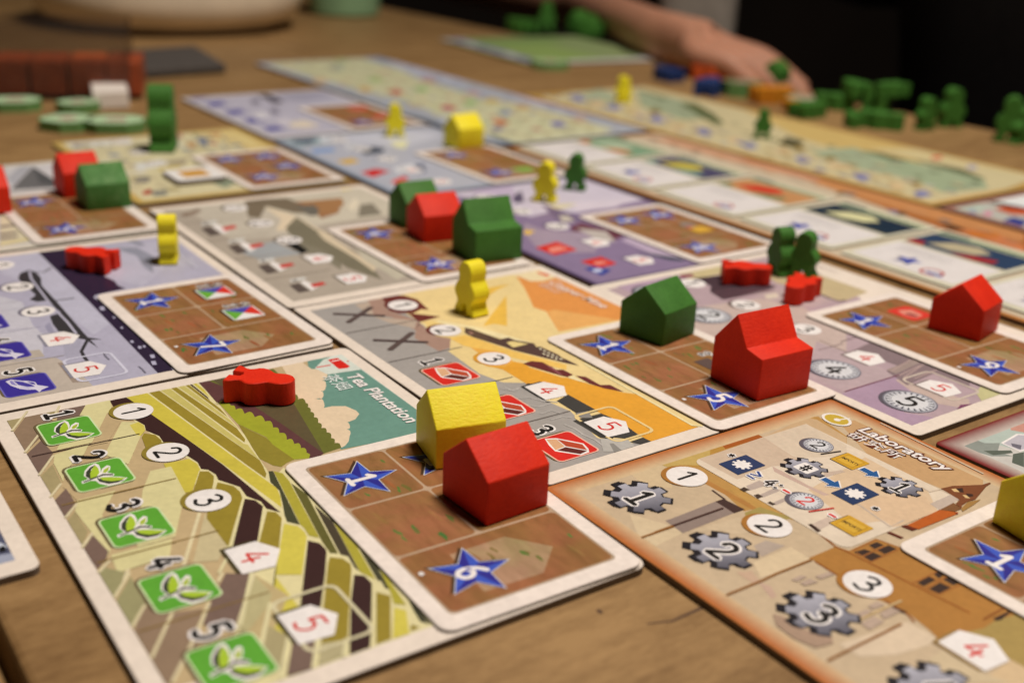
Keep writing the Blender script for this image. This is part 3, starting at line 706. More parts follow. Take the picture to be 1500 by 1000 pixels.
def mat_print(name='printed_card', rough=0.46, grain=0.10):
    m, nt, b = nodes_of(name)
    at = nt.nodes.new('ShaderNodeAttribute'); at.attribute_name = 'ink'
    v = tex_coord(nt)
    n1 = N(nt, 'ShaderNodeTexNoise', Scale=900.0, Detail=3.0); link(nt, v, n1.inputs['Vector'])
    n2 = N(nt, 'ShaderNodeTexNoise', Scale=110.0, Detail=4.0, Roughness=0.65); link(nt, v, n2.inputs['Vector'])
    ad = N(nt, 'ShaderNodeMath'); ad.operation = 'ADD'; link(nt, n1.outputs['Fac'], ad.inputs[0]); link(nt, n2.outputs['Fac'], ad.inputs[1])
    mr = N(nt, 'ShaderNodeMapRange'); mr.inputs['From Min'].default_value = 0.6; mr.inputs['From Max'].default_value = 1.4
    mr.inputs['To Min'].default_value = 1 - grain; mr.inputs['To Max'].default_value = 1 + grain
    link(nt, ad.outputs[0], mr.inputs['Value'])
    mx = nt.nodes.new('ShaderNodeVectorMath'); mx.operation = 'SCALE'
    link(nt, at.outputs['Color'], mx.inputs[0]); link(nt, mr.outputs['Result'], mx.inputs['Scale'])
    link(nt, mx.outputs['Vector'], b.inputs['Base Color'])
    b.inputs['Roughness'].default_value = rough
    b.inputs['Specular IOR Level'].default_value = 0.35
    bp = N(nt, 'ShaderNodeBump', Strength=0.12, Distance=0.0001)
    link(nt, n1.outputs['Fac'], bp.inputs['Height']); link(nt, bp.outputs['Normal'], b.inputs['Normal'])
    return m

def mat_core():
    m, nt, b = nodes_of('greyboard_edge')
    v = tex_coord(nt, (1, 1, 6))
    n = N(nt, 'ShaderNodeTexNoise', Scale=700.0, Detail=4.0); link(nt, v, n.inputs['Vector'])
    r = nt.nodes.new('ShaderNodeValToRGB')
    r.color_ramp.elements[0].color = (0.10, 0.075, 0.055, 1); r.color_ramp.elements[1].color = (0.24, 0.19, 0.15, 1)
    link(nt, n.outputs['Fac'], r.inputs['Fac']); link(nt, r.outputs['Color'], b.inputs['Base Color'])
    b.inputs['Roughness'].default_value = 0.85
    return m

def mat_paint(name, col, col2, rough=0.58, worn=None, grain=1.0):
    "opaque paint over beech: fine brushed grain, pores and slightly worn patches"
    m, nt, b = nodes_of(name)
    v = tex_coord(nt, (1, 0.45, 1))
    g = N(nt, 'ShaderNodeTexNoise', Scale=1700.0, Detail=5.0, Roughness=0.6); link(nt, v, g.inputs['Vector'])
    v2 = tex_coord(nt)
    p = N(nt, 'ShaderNodeTexNoise', Scale=160.0, Detail=5.0, Roughness=0.7); link(nt, v2, p.inputs['Vector'])
    ad = N(nt, 'ShaderNodeMath'); ad.operation = 'ADD'; link(nt, g.outputs['Fac'], ad.inputs[0]); link(nt, p.outputs['Fac'], ad.inputs[1])
    r = nt.nodes.new('ShaderNodeValToRGB')
    r.color_ramp.elements[0].position = 0.36; r.color_ramp.elements[0].color = col2 + (1,)
    r.color_ramp.elements[1].position = 0.60; r.color_ramp.elements[1].color = col + (1,)
    hv = N(nt, 'ShaderNodeMath'); hv.operation = 'MULTIPLY'; hv.inputs[1].default_value = 0.5; link(nt, ad.outputs[0], hv.inputs[0])
    link(nt, hv.outputs[0], r.inputs['Fac'])
    src = r.outputs['Color']
    if worn:
        w = N(nt, 'ShaderNodeTexNoise', Scale=230.0, Detail=6.0, Roughness=0.75); link(nt, v2, w.inputs['Vector'])
        wr = nt.nodes.new('ShaderNodeMapRange'); wr.inputs['From Min'].default_value = 0.50; wr.inputs['From Max'].default_value = 0.72
        link(nt, w.outputs['Fac'], wr.inputs['Value'])
        mx = nt.nodes.new('ShaderNodeMix'); mx.data_type = 'RGBA'
        link(nt, wr.outputs['Result'], mx.inputs['Factor']); link(nt, src, mx.inputs[6]); mx.inputs[7].default_value = worn + (1,)
        src = mx.outputs[2]
    link(nt, src, b.inputs['Base Color'])
    b.inputs['Roughness'].default_value = rough
    b.inputs['Specular IOR Level'].default_value = 0.22
    bp = N(nt, 'ShaderNodeBump', Strength=0.6 * grain, Distance=0.0002)
    link(nt, ad.outputs[0], bp.inputs['Height']); link(nt, bp.outputs['Normal'], b.inputs['Normal'])
    return m

def mat_wood(seed):
    m, nt, b = nodes_of('oiled_wood')
    tc = nt.nodes.new('ShaderNodeTexCoord')
    mp = nt.nodes.new('ShaderNodeMapping'); mp.inputs['Location'].default_value = (seed * 1.7, seed * 0.9, 0)
    mp.inputs['Scale'].default_value = (5.0, 1.0, 1.0)
    link(nt, tc.outputs['Object'], mp.inputs['Vector'])
    n0 = N(nt, 'ShaderNodeTexNoise', Scale=6.0, Detail=3.0, Roughness=0.5, Distortion=0.6); link(nt, mp.outputs['Vector'], n0.inputs['Vector'])
    n1 = N(nt, 'ShaderNodeTexNoise', Scale=42.0, Detail=7.0, Roughness=0.65); link(nt, mp.outputs['Vector'], n1.inputs['Vector'])
    mp2 = nt.nodes.new('ShaderNodeMapping'); mp2.inputs['Scale'].default_value = (3.0, 1.0, 1.0); link(nt, tc.outputs['Object'], mp2.inputs['Vector'])
    n2 = N(nt, 'ShaderNodeTexNoise', Scale=330.0, Detail=5.0, Roughness=0.7); link(nt, mp2.outputs['Vector'], n2.inputs['Vector'])
    a1 = N(nt, 'ShaderNodeMath'); a1.operation = 'MULTIPLY_ADD'; a1.inputs[1].default_value = 0.5; link(nt, n1.outputs['Fac'], a1.inputs[0])
    h = N(nt, 'ShaderNodeMath'); h.operation = 'MULTIPLY'; h.inputs[1].default_value = 0.3; link(nt, n0.outputs['Fac'], h.inputs[0])
    link(nt, h.outputs[0], a1.inputs[2])
    a2 = N(nt, 'ShaderNodeMath'); a2.operation = 'MULTIPLY_ADD'; a2.inputs[1].default_value = 0.3
    link(nt, n2.outputs['Fac'], a2.inputs[0]); link(nt, a1.outputs[0], a2.inputs[2])
    r = nt.nodes.new('ShaderNodeValToRGB')
    e = r.color_ramp.elements
    e[0].position = 0.40; e[0].color = (0.17, 0.094, 0.034, 1)
    e[1].position = 0.66; e[1].color = (0.38, 0.240, 0.102, 1)
    em = e.new(0.53); em.color = (0.28, 0.170, 0.068, 1)
    link(nt, a2.outputs[0], r.inputs['Fac']); link(nt, r.outputs['Color'], b.inputs['Base Color'])
    b.inputs['Roughness'].default_value = 0.5
    b.inputs['Specular IOR Level'].default_value = 0.35
    bp = N(nt, 'ShaderNodeBump', Strength=0.25, Distance=0.0004); link(nt, a2.outputs[0], bp.inputs['Height']); link(nt, bp.outputs['Normal'], b.inputs['Normal'])
    return m

def mat_plain(name, col, rough=0.5, var=0.12, scale=200.0, spec=0.4, trans=0.0, sss=0.0, alpha=None):
    m, nt, b = nodes_of(name)
    v = tex_coord(nt)
    n = N(nt, 'ShaderNodeTexNoise', Scale=scale, Detail=4.0); link(nt, v, n.inputs['Vector'])
    r = nt.nodes.new('ShaderNodeValToRGB')
    r.color_ramp.elements[0].position = 0.3; r.color_ramp.elements[1].position = 0.7
    r.color_ramp.elements[0].color = tuple(c * (1 - var) for c in col) + (1,)
    r.color_ramp.elements[1].color = tuple(min(1, c * (1 + var)) for c in col) + (1,)
    link(nt, n.outputs['Fac'], r.inputs['Fac']); link(nt, r.outputs['Color'], b.inputs['Base Color'])
    b.inputs['Roughness'].default_value = rough
    b.inputs['Specular IOR Level'].default_value = spec
    b.inputs['Transmission Weight'].default_value = trans
    if sss:
        b.inputs['Subsurface Weight'].default_value = sss
        b.inputs['Subsurface Radius'].default_value = (0.004, 0.0015, 0.0008)
    return m

def mat_soil():
    "printed bare earth: streaks of rust, ochre and umber along the long side"
    m, nt, b = nodes_of('printed_soil')
    at = nt.nodes.new('ShaderNodeAttribute'); at.attribute_name = 'ink'
    v = tex_coord(nt, (1, 3.2, 1)); v0 = tex_coord(nt)
    n1 = N(nt, 'ShaderNodeTexNoise', Scale=95.0, Detail=6.0, Roughness=0.7, Distortion=0.5); link(nt, v, n1.inputs['Vector'])
    n2 = N(nt, 'ShaderNodeTexNoise', Scale=60.0, Detail=4.0, Roughness=0.6); link(nt, v0, n2.inputs['Vector'])
    r1 = nt.nodes.new('ShaderNodeValToRGB'); e = r1.color_ramp.elements
    e[0].position = 0.33; e[0].color = (0.78, 0.74, 0.66, 1); e[1].position = 0.68; e[1].color = (1.16, 1.12, 1.10, 1)
    r2 = nt.nodes.new('ShaderNodeValToRGB'); e = r2.color_ramp.elements
    e[0].position = 0.36; e[0].color = (0.90, 1.08, 0.84, 1); e[1].position = 0.62; e[1].color = (1.06, 0.95, 1.0, 1)
    link(nt, n1.outputs['Fac'], r1.inputs['Fac']); link(nt, n2.outputs['Fac'], r2.inputs['Fac'])
    a = nt.nodes.new('ShaderNodeVectorMath'); a.operation = 'MULTIPLY'; link(nt, r1.outputs['Color'], a.inputs[0]); link(nt, r2.outputs['Color'], a.inputs[1])
    c = nt.nodes.new('ShaderNodeVectorMath'); c.operation = 'MULTIPLY'; link(nt, a.outputs['Vector'], c.inputs[0]); link(nt, at.outputs['Color'], c.inputs[1])
    link(nt, c.outputs['Vector'], b.inputs['Base Color'])
    b.inputs['Roughness'].default_value = 0.46; b.inputs['Specular IOR Level'].default_value = 0.3
    return m

M_SOIL = mat_soil()
M_PRINT = mat_print()
M_TILE = mat_print('printed_tile', 0.42, 0.13)
M_CORE = mat_core()
M_PAINT = {
    'red': mat_paint('red_paint', (0.80, 0.033, 0.0085), (0.68, 0.022, 0.006)),
    'green': mat_paint('green_paint', (0.062, 0.215, 0.034), (0.045, 0.160, 0.024)),
    'yellow': mat_paint('yellow_paint', (0.95, 0.89, 0.032), (0.90, 0.76, 0.026), rough=0.5, grain=1.2),
    'worn_green': mat_paint('worn_green_paint', (0.075, 0.235, 0.055), (0.055, 0.18, 0.036), worn=(0.17, 0.33, 0.12)),
    'blue': mat_paint('blue_paint', (0.022, 0.055, 0.20), (0.015, 0.035, 0.14)),
    'orange': mat_paint('orange_paint', (0.62, 0.11, 0.022), (0.5, 0.08, 0.016)),
    'ochre': mat_paint('ochre_paint', (0.66, 0.27, 0.018), (0.55, 0.2, 0.012)),
}

# ------------------------------------------------------------------ objects
def tag(o, label=None, cat=None, group=None, kind=None):
    if label: o['label'] = label
    if cat: o['category'] = cat
    if group: o['group'] = group
    if kind: o['kind'] = kind
    return o

def empty(name, x, y, z=0.0, rz=0.0):
    o = bpy.data.objects.new(name, None)
    o.empty_display_size = 0.01
    o.location = (x, y, z); o.rotation_euler = (0, 0, rz)
    COL.objects.link(o)
    return o

def mesh_ob(name, verts, faces, mats, parent=None, idx=None, smooth=False):
    me = bpy.data.meshes.new(name)
    me.from_pydata(verts, [], faces)
    for m in (mats if isinstance(mats, (list, tuple)) else [mats]): me.materials.append(m)
    if idx: me.polygons.foreach_set('material_index', idx)
    if smooth: me.polygons.foreach_set('use_smooth', [True] * len(me.polygons))
    me.validate(); me.update()
    o = bpy.data.objects.new(name, me)
    COL.objects.link(o)
    if parent: o.parent = parent
    return o

def bm_ob(name, bm, mats, parent=None, smooth_angle=None):
    bmesh.ops.recalc_face_normals(bm, faces=bm.faces)
    me = bpy.data.meshes.new(name)
    bm.to_mesh(me); bm.free()
    for m in (mats if isinstance(mats, (list, tuple)) else [mats]): me.materials.append(m)
    o = bpy.data.objects.new(name, me)
    COL.objects.link(o)
    if parent: o.parent = parent
    if smooth_angle is not None:
        me.shade_smooth(); me.set_sharp_from_angle(angle=math.radians(smooth_angle))
    return o

def rrect(x0, y0, x1, y1, r, n=5):
    out = []
    for cx, cy, a0 in ((x1 - r, y1 - r, 0), (x0 + r, y1 - r, 90), (x0 + r, y0 + r, 180), (x1 - r, y0 + r, 270)):
        for i in range(n + 1):
            a = math.radians(a0 + 90 * i / n)
            out.append((cx + r * math.cos(a), cy + r * math.sin(a)))
    return out

def circle(cx, cy, r, n=28, ry=None):
    ry = ry or r
    return [(cx + r * math.cos(2 * math.pi * i / n), cy + ry * math.sin(2 * math.pi * i / n)) for i in range(n)]

def catmull(pts, n=6):
    out = []
    for i in range(len(pts) - 1):
        p0 = pts[max(i - 1, 0)]; p1 = pts[i]; p2 = pts[i + 1]; p3 = pts[min(i + 2, len(pts) - 1)]
        for k in range(n):
            t = k / n
            out.append(tuple(0.5 * (2 * b + (c - a) * t + (2 * a - 5 * b + 4 * c - d) * t * t + (3 * b - a - 3 * c + d) * t ** 3)
                             for a, b, c, d in zip(p0, p1, p2, p3)))
    out.append(pts[-1])
    return out

def ribbon(pts, w, cap=True):
    "outline of a pen stroke of width w (number or (start, end))"
    w0, w1 = w if isinstance(w, tuple) else (w, w)
    n = len(pts); L = []; R = []
    for i, p in enumerate(pts):
        a = pts[max(i - 1, 0)]; b = pts[min(i + 1, n - 1)]
        dx, dy = b[0] - a[0], b[1] - a[1]; d = math.hypot(dx, dy) or 1e-9
        h = 0.5 * (w0 + (w1 - w0) * i / max(n - 1, 1))
        L.append((p[0] - dy / d * h, p[1] + dx / d * h)); R.append((p[0] + dy / d * h, p[1] - dx / d * h))
    if cap:
        for e, q, h in ((0, pts[1], w0 / 2), (-1, pts[-2], w1 / 2)):
            p = pts[e]; dx, dy = p[0] - q[0], p[1] - q[1]; d = math.hypot(dx, dy) or 1e-9
            p2 = (p[0] + dx / d * h * 0.7, p[1] + dy / d * h * 0.7)
            if e == 0: L.insert(0, p2)
            else: L.append(p2)
    return L + R[::-1]

DIGITS = {
    '1': [[(.10, .76), (.36, 1.0)], [(.35, 1.0), (.35, 0)]],
    '1s': [[(.10, .76), (.36, 1.0)], [(.35, 1.0), (.35, 0)], [(.06, 0), (.66, 0)]],
    '2': [catmull([(.05, .74), (.14, .95), (.36, 1.0), (.55, .84), (.50, .58), (.28, .30), (.04, .02)]), [(.04, .02), (.62, .02)]],
    '3': [catmull([(.06, .88), (.28, 1.0), (.52, .90), (.50, .66), (.26, .54)]), catmull([(.26, .54), (.54, .46), (.60, .22), (.38, .0), (.05, .10)])],
    '4': [[(.42, 1.0), (.03, .33)], [(.03, .33), (.66, .33)], [(.46, .66), (.44, 0)]],
    '5': [[(.58, 1.0), (.14, 1.0)], [(.14, 1.0), (.10, .56)], catmull([(.10, .56), (.34, .63), (.57, .50), (.58, .22), (.36, .0), (.05, .08)])],
    '6': [catmull([(.52, .98), (.24, .76), (.08, .40), (.12, .12), (.34, .0), (.56, .12), (.57, .36), (.36, .52), (.13, .42)])],
    '7': [[(.05, 1.0), (.62, 1.0)], [(.62, 1.0), (.24, 0)]],
    '9': [catmull([(.10, .02), (.38, .24), (.55, .60), (.51, .88), (.29, 1.0), (.07, .88), (.06, .64), (.27, .48), (.50, .58)])],
    '8': [catmull([(.33, .54), (.10, .70), (.16, .94), (.33, 1.0), (.50, .94), (.55, .70), (.33, .54)]), catmull([(.33, .54), (.06, .34), (.10, .06), (.33, .0), (.56, .06), (.60, .34), (.33, .54)])],
    '/': [[(.0, .0), (.6, 1.0)]],
    '-': [[(.05, .5), (.55, .5)]],
    '*': [[(.3, .2), (.3, .8)], [(.05, .35), (.55, .65)], [(.05, .65), (.55, .35)]],
    '#': [[(.2, .0), (.2, 1.0)], [(.45, .0), (.45, 1.0)], [(.0, .3), (.65, .3)], [(.0, .7), (.65, .7)]],
    '>': [[(.05, .95), (.6, .62)], [(.6, .62), (.05, .30)], [(.05, .02), (.6, .02)]],
    ':': [[(.2, .15), (.2, .25)], [(.2, .70), (.2, .80)]],
}

_TEXT = {}
def text_mesh(s):
    if s not in _TEXT:
        cu = bpy.data.curves.new('lettering', 'FONT'); cu.body = s; cu.size = 1.0; cu.resolution_u = 3
        o = bpy.data.objects.new('lettering', cu); COL.objects.link(o)
        bpy.context.view_layer.update()
        res = []
        for off in ((0.004, 0.05) if ord(s[0]) > 1000 else (0.022, 0.075)):
            cu.offset = off
            bpy.context.view_layer.update()
            me = bpy.data.meshes.new_from_object(o.evaluated_get(bpy.context.evaluated_depsgraph_get()))
            res.append(([v.co[:2] for v in me.vertices], [list(p.vertices) for p in me.polygons]))
            bpy.data.meshes.remove(me)
        bpy.data.objects.remove(o); bpy.data.curves.remove(cu)
        _TEXT[s] = res
    return _TEXT[s]

class Print:
    "flat printed shapes, each layer two thousandths of a millimetre above the last; millimetres in the parent's frame"
    def __init__(s, z):
        s.v = []; s.f = []; s.c = []; s.z = z; s.dx = s.dy = 0.0
    def lift(s):
        s.z += 0.002
    def at(s, x, y):
        s.dx, s.dy = x, y; return s
    def poly(s, pts, col):
        if len(pts) < 3: return
        s.lift(); b = len(s.v)
        s.v += [((x + s.dx) * MM, (y + s.dy) * MM, s.z * MM) for x, y in pts]
        for i, j, k in tessellate_polygon([[Vector((x, y, 0)) for x, y in pts]]):
            p, q, r = pts[i], pts[j], pts[k]
            t = (q[0] - p[0]) * (r[1] - p[1]) - (r[0] - p[0]) * (q[1] - p[1])
            if abs(t) < 1e-6: continue
            s.f.append([b + i, b + j, b + k] if t > 0 else [b + i, b + k, b + j])
            s.c.append([col] * 3)
    def hexp(s, pts, h):
        s.poly(pts, ink(h))
    def mesh(s, verts, faces, col):
        s.lift(); b = len(s.v)
        s.v += [((x + s.dx) * MM, (y + s.dy) * MM, s.z * MM) for x, y in verts]
        for f in faces:
            s.f.append([i + b for i in f]); s.c.append([col] * len(f))
    def band(s, outer, inner, co, ci):
        "ring between two outlines of the same point count, shading from one ink to the other"
        s.lift(); b = len(s.v); n = len(outer)
        s.v += [((x + s.dx) * MM, (y + s.dy) * MM, s.z * MM) for x, y in outer + inner]
        for i in range(n):
            j = (i + 1) % n
            s.f.append([b + i, b + j, b + n + j, b + n + i]); s.c.append([co, co, ci, ci])
    def line(s, pts, w, col):
        s.poly(ribbon(pts, w), col)
    def digit(s, d, x, y, h, w, col, outline=None, ow=0.5, aspect=1.0):
        "digit centred on (x, y), h tall, stroke w"
        st = DIGITS[d]; k = h * aspect
        P = [[(x + (px - .32) * k, y + (py - .5) * h) for px, py in q] for q in st]
        if outline:
            for q in P: s.poly(ribbon(q, w + 2 * ow), outline)
        for q in P: s.poly(ribbon(q, w), col)
    def text(s, t, x, y, length, cap, col, outl=None, shear=0.0):
        thin, fat = text_mesh(t)
        xs = [p[0] for p in thin[0]]; ys = [p[1] for p in thin[0]]
        x0, x1 = min(xs), max(xs); cjk = ord(t[0]) > 1000
        hy = (max(ys) - min(ys)) if cjk else 0.70
        y0 = min(ys) if cjk else 0.0
        kx, ky = length / (x1 - x0), cap / hy
        T = lambda P: [(x + (px - x0) * kx + shear * (py - y0) * ky, y + (py - y0) * ky) for px, py in P]
        if outl: s.mesh(T(fat[0]), fat[1], outl)
        s.mesh(T(thin[0]), thin[1], col)
    def build(s, name, parent, mat=None):
        me = bpy.data.meshes.new(name)
        me.from_pydata(s.v, [], s.f)
        at = me.color_attributes.new('ink', 'FLOAT_COLOR', 'CORNER')
        flat = []
        for c in s.c:
            for q in c: flat += q
        at.data.foreach_set('color', flat)
        me.materials.append(mat or M_PRINT)
        me.update()
        o = bpy.data.objects.new(name, me)
        COL.objects.link(o); o.parent = parent
        return o

WHITE = ink('f1e9e4'); BLACK = ink('1b1714'); REDINK = ink('d02a20')

def slab(name, parent, W, H, t, r, hexc, z0=0.0, mat=None):
    "a die-cut piece of board: printed top with softened rim, grey core showing at the sides"
    n = 5; bv = 0.22
    rings = [(r, 0.0, 0.0), (r, 0.0, t - bv), (r - bv * .3, bv * .3, t - bv * .35), (r - bv, bv, t)]
    verts = []; faces = []; idx = []
    for rr, ins, z in rings:
        verts += [(x * MM, y * MM, (z0 + z) * MM) for x, y in rrect(-W / 2 + ins, -H / 2 + ins, W / 2 - ins, H / 2 - ins, max(rr, 0.05), n)]
    k = 4 * (n + 1)
    for a in range(3):
        for i in range(k):
            j = (i + 1) % k
            faces.append([a * k + i, a * k + j, (a + 1) * k + j, (a + 1) * k + i]); idx.append(0 if a == 0 else 1)
    faces.append(list(range(3 * k, 4 * k))); idx.append(1)
    faces.append(list(range(k))[::-1]); idx.append(0)
    o = mesh_ob(name, verts, faces, [M_CORE, mat or M_PRINT], parent, idx)
    at = o.data.color_attributes.new('ink', 'FLOAT_COLOR', 'CORNER')
    at.data.foreach_set('color', list(ink(hexc)) * len(o.data.loops))
    return o

def dec(flat, k=10.0):
    return [(flat[i] / k, flat[i + 1] / k) for i in range(0, len(flat), 2)]

BT = 1.7
TILE = 0.72
COLX = (-46.2, -22.9, 0.6, 23.9, 47.2)

def location_board(key, label, border='ead6c2', W=121.3, H=88.0, corner=2.2, frame=None, inner=None, name='location_board', cat='game board', group=None):
    x, y, th = FRAMES[key]
    root = empty(name, x * MM, y * MM, 0, th)
    tag(root, label, cat, group)
    slab('cardboard', root, W, H, BT, corner, border)
    pr = Print(BT + 0.004)
    if inner:
        pr.hexp(rrect(*inner[:4], 2.0), inner[4])
    if frame:
        co, ci, wd = frame
        a = rrect(-W / 2 + .3, -H / 2 + .3, W / 2 - .3, H / 2 - .3, corner); b = rrect(-W / 2 + wd, -H / 2 + wd, W / 2 - wd, H / 2 - wd, max(corner - .6, 1.2))
        pr.hexp(b, ci); pr.band(a, b, ink(co), ink(ci))
    texts = []
    for it in ART.get(key, []):
        k = it[0]
        if k == 'p': pr.hexp(dec(it[2]), it[1])
        elif k == 'l': pr.line(dec(it[3]), it[2], ink(it[1]))
        elif k == 'r': pr.hexp(rrect(it[2], it[3], it[4], it[5], it[6]), it[1])
        elif k == 'd': pr.line([(it[2], -40.0), (it[2] + .3, -18.0)], (0.42, 0.3), ink(it[1]))
        elif k == 't': texts.append(it)
    pr.build('illustration', root)
    z = pr.z
    for it in texts:
        tp = Print(z)
        tp.text(it[1], it[2], it[3], it[4], it[5], ink(it[6]), ink(it[7]) if it[7] else None, it[8])
        tp.build('title_lettering' if ord(it[1][0]) < 1000 else 'title_characters', root)
    return root, z + 0.01

def number_discs(root, z, shade='8f7a30', n=(1, 2, 3), dx=0.0, dy=0.0, r=4.35):
    for i in n:
        cx, cy = COLX[i - 1] - 1.5 + dx, -15.6 + dy
        p = Print(z)
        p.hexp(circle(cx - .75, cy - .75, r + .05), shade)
        p.hexp(circle(cx, cy, r), 'f1e9e6')
        p.digit(str(i), cx, cy, 5.2, 0.75, BLACK)
        p.build('number_disc', root)

def price_tags(root, z, shade='4a3d20', n=(4, 5), dx=0.0, dy=0.0):
    for i in n:
        cx, cy = COLX[i - 1] - 1.5 + dx, -15.6 + dy
        H = [(-4.6, -4.1), (4.3, -4.2), (4.8, 1.7), (0.0, 4.7), (-4.7, 1.9)]
        p = Print(z)
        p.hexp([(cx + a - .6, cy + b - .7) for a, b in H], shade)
        p.hexp([(cx + a, cy + b) for a, b in H], 'f1e8e4')
        p.digit(str(i), cx, cy - .3, 5.0, 0.62, REDINK)
        p.build('price_tag', root)

def last_column_frame(root, z, col='d8c9a0'):
    p = Print(z)
    a = rrect(37.0, -19.6, 53.2, -7.4, 2.0); b = rrect(37.7, -18.9, 52.5, -8.1, 1.5)
    p.band(a, b, ink(col), ink(col)); p.build('column_frame', root)
    return z + 0.01

def template(p, key, cx, cy):
    for h, f in TEMPLATES[key]:
        p.hexp([(cx + x, cy + y) for x, y in dec(f, 100.0)], h)

def resource_icons(root, z, kind, bg, edge, cols, digits, dx=0.0, dy=0.0):
    for i, d in zip(cols, digits):
        cx, cy = COLX[i - 1] + 1.3 + dx, -30.4 + dy
        p = Print(z)
        p.hexp(rrect(cx - 6.3, cy - 6.2, cx + 5.3, cy + 5.3, 1.6), '6b5a3c')
        p.hexp(rrect(cx - 5.8, cy - 5.7, cx + 5.8, cy + 5.7, 1.3), edge)
        p.hexp(rrect(cx - 5.45, cy - 5.35, cx + 5.45, cy + 5.35, 1.1), bg)
        template(p, kind, cx, cy)
        p.build('resource_icon', root)
        if d:
            q = Print(z)
            q.digit('1s' if d == '1' else d, cx - 9.1, cy + .3, 5.6, 1.0, BLACK, WHITE, 0.5, 0.85)
            q.build('resource_number', root)

def star(p, cx, cy, R=7.6, num=None, rot=90.0):
    pts = []
    for i in range(10):
        a = math.radians(rot + 36 * i); r = R if i % 2 == 0 else R * 0.43
        pts.append((math.cos(a) * r, math.sin(a) * r))
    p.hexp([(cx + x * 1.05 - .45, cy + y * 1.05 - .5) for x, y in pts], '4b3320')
    p.hexp([(cx + x * 1.05, cy + y * 1.05) for x, y in pts], 'e4e0ee')
    p.lift(); b = len(p.v)
    p.v += [((cx + x + p.dx) * MM, (cy + y + p.dy) * MM, p.z * MM) for x, y in pts + [(0, 0)]]
    for i in range(10):
        j = (i + 1) % 10
        p.f.append([b + i, b + j, b + 10]); c = ink('2d2a86' if i % 2 == 0 else '3c55b4'); p.c.append([c, c, c])
    if num: p.digit('1s' if num == '1' else num, cx, cy, 5.6, 1.05, WHITE, None, 0, 0.9)

def coin(p, cx, cy, r, num, col=None, h=None):
    p.hexp(circle(cx - .5, cy - .5, r * 1.04), '5d555c')
    p.hexp(circle(cx, cy, r), '77737a'); p.hexp(circle(cx, cy, r * .94), 'b9b4b6'); p.hexp(circle(cx, cy, r * .88), '55525a')
    n = 22
    for i in range(n):
        a = 2 * math.pi * i / n; d = math.pi / n * .62
        p.poly([(cx + r * .5 * math.cos(a - d * 1.5), cy + r * .5 * math.sin(a - d * 1.5)), (cx + r * .86 * math.cos(a - d), cy + r * .86 * math.sin(a - d)),
                (cx + r * .86 * math.cos(a + d), cy + r * .86 * math.sin(a + d)), (cx + r * .5 * math.cos(a + d * 1.5), cy + r * .5 * math.sin(a + d * 1.5))], ink('cfcac9'))
    p.hexp(circle(cx, cy, r * .66), 'd8d2cf')
    if num: p.digit(num, cx, cy, h or r * 1.0, r * .16, col or BLACK)

def gear_pts(cx, cy, R, n=8, rot=0.0):
    out = []
    for i in range(n):
        a0 = 2 * math.pi * i / n + rot; s = 2 * math.pi / n
        for k, rr in ((-.30, .74), (-.22, 1.0), (.22, 1.0), (.30, .74)):
            a = a0 + s * k
            out.append((cx + R * rr * math.cos(a), cy + R * rr * math.sin(a)))
    return out

def cog(p, cx, cy, R, num=None, sym='#', h=None):
    p.hexp(gear_pts(cx - R * .16, cy - R * .10, R * 1.04), '1f1b1f')
    p.hexp(gear_pts(cx - R * .08, cy - R * .05, R * 1.04), '1f1b1f')
    p.hexp(gear_pts(cx, cy, R * 1.05), '17141a')
    g = gear_pts(cx, cy, R * .97)
    lo, hi = ink('4a464f'), ink('b8b2b8')
    cols = []
    for x, y in g:
        t = min(1, max(0, ((x - cx) * -.85 + (y - cy) * .35) / R * .5 + .5))
        cols.append(tuple(a + (b - a) * t for a, b in zip(lo, hi)))
    mid = tuple((a + b) / 2 for a, b in zip(lo, hi))
    p.lift(); b = len(p.v)
    p.v += [((x + p.dx) * MM, (y + p.dy) * MM, p.z * MM) for x, y in g + [(cx, cy)]]
    for i in range(len(g)):
        j = (i + 1) % len(g); p.f.append([b + i, b + j, b + len(g)]); p.c.append([cols[i], cols[j], mid])
    if num: p.digit('1s' if num == '1' else num, cx, cy, h or R * .95, R * .17, BLACK, WHITE, R * .08, 0.9)
    else:
        p.hexp(rrect(cx - R * .45, cy - R * .45, cx + R * .45, cy + R * .45, R * .1), 'efe8e2'); p.digit(sym, cx, cy, R * .7, R * .12, BLACK)

# ------------------------------------------------------------------ table, floor, wall
TH = PLACES['th']
G0 = PLACES['grid0']
def grid(a, b):
    return (G0[0] + math.cos(TH) * a - math.sin(TH) * b, G0[1] + math.sin(TH) * a + math.cos(TH) * b)

def box_bm(x0, x1, y0, y1, z0, z1, bev=0.0, seg=2):
    bm = bmesh.new()
    vs = [bm.verts.new((x, y, z)) for z in (z0, z1) for x, y in ((x0, y0), (x1, y0), (x1, y1), (x0, y1))]
    for f in ((3, 2, 1, 0), (4, 5, 6, 7), (0, 1, 5, 4), (1, 2, 6, 5), (2, 3, 7, 6), (3, 0, 4, 7)):
        bm.faces.new([vs[i] for i in f])
    if bev: bmesh.ops.bevel(bm, geom=bm.edges[:], offset=bev, segments=seg, affect='EDGES', profile=0.5)
    return bm

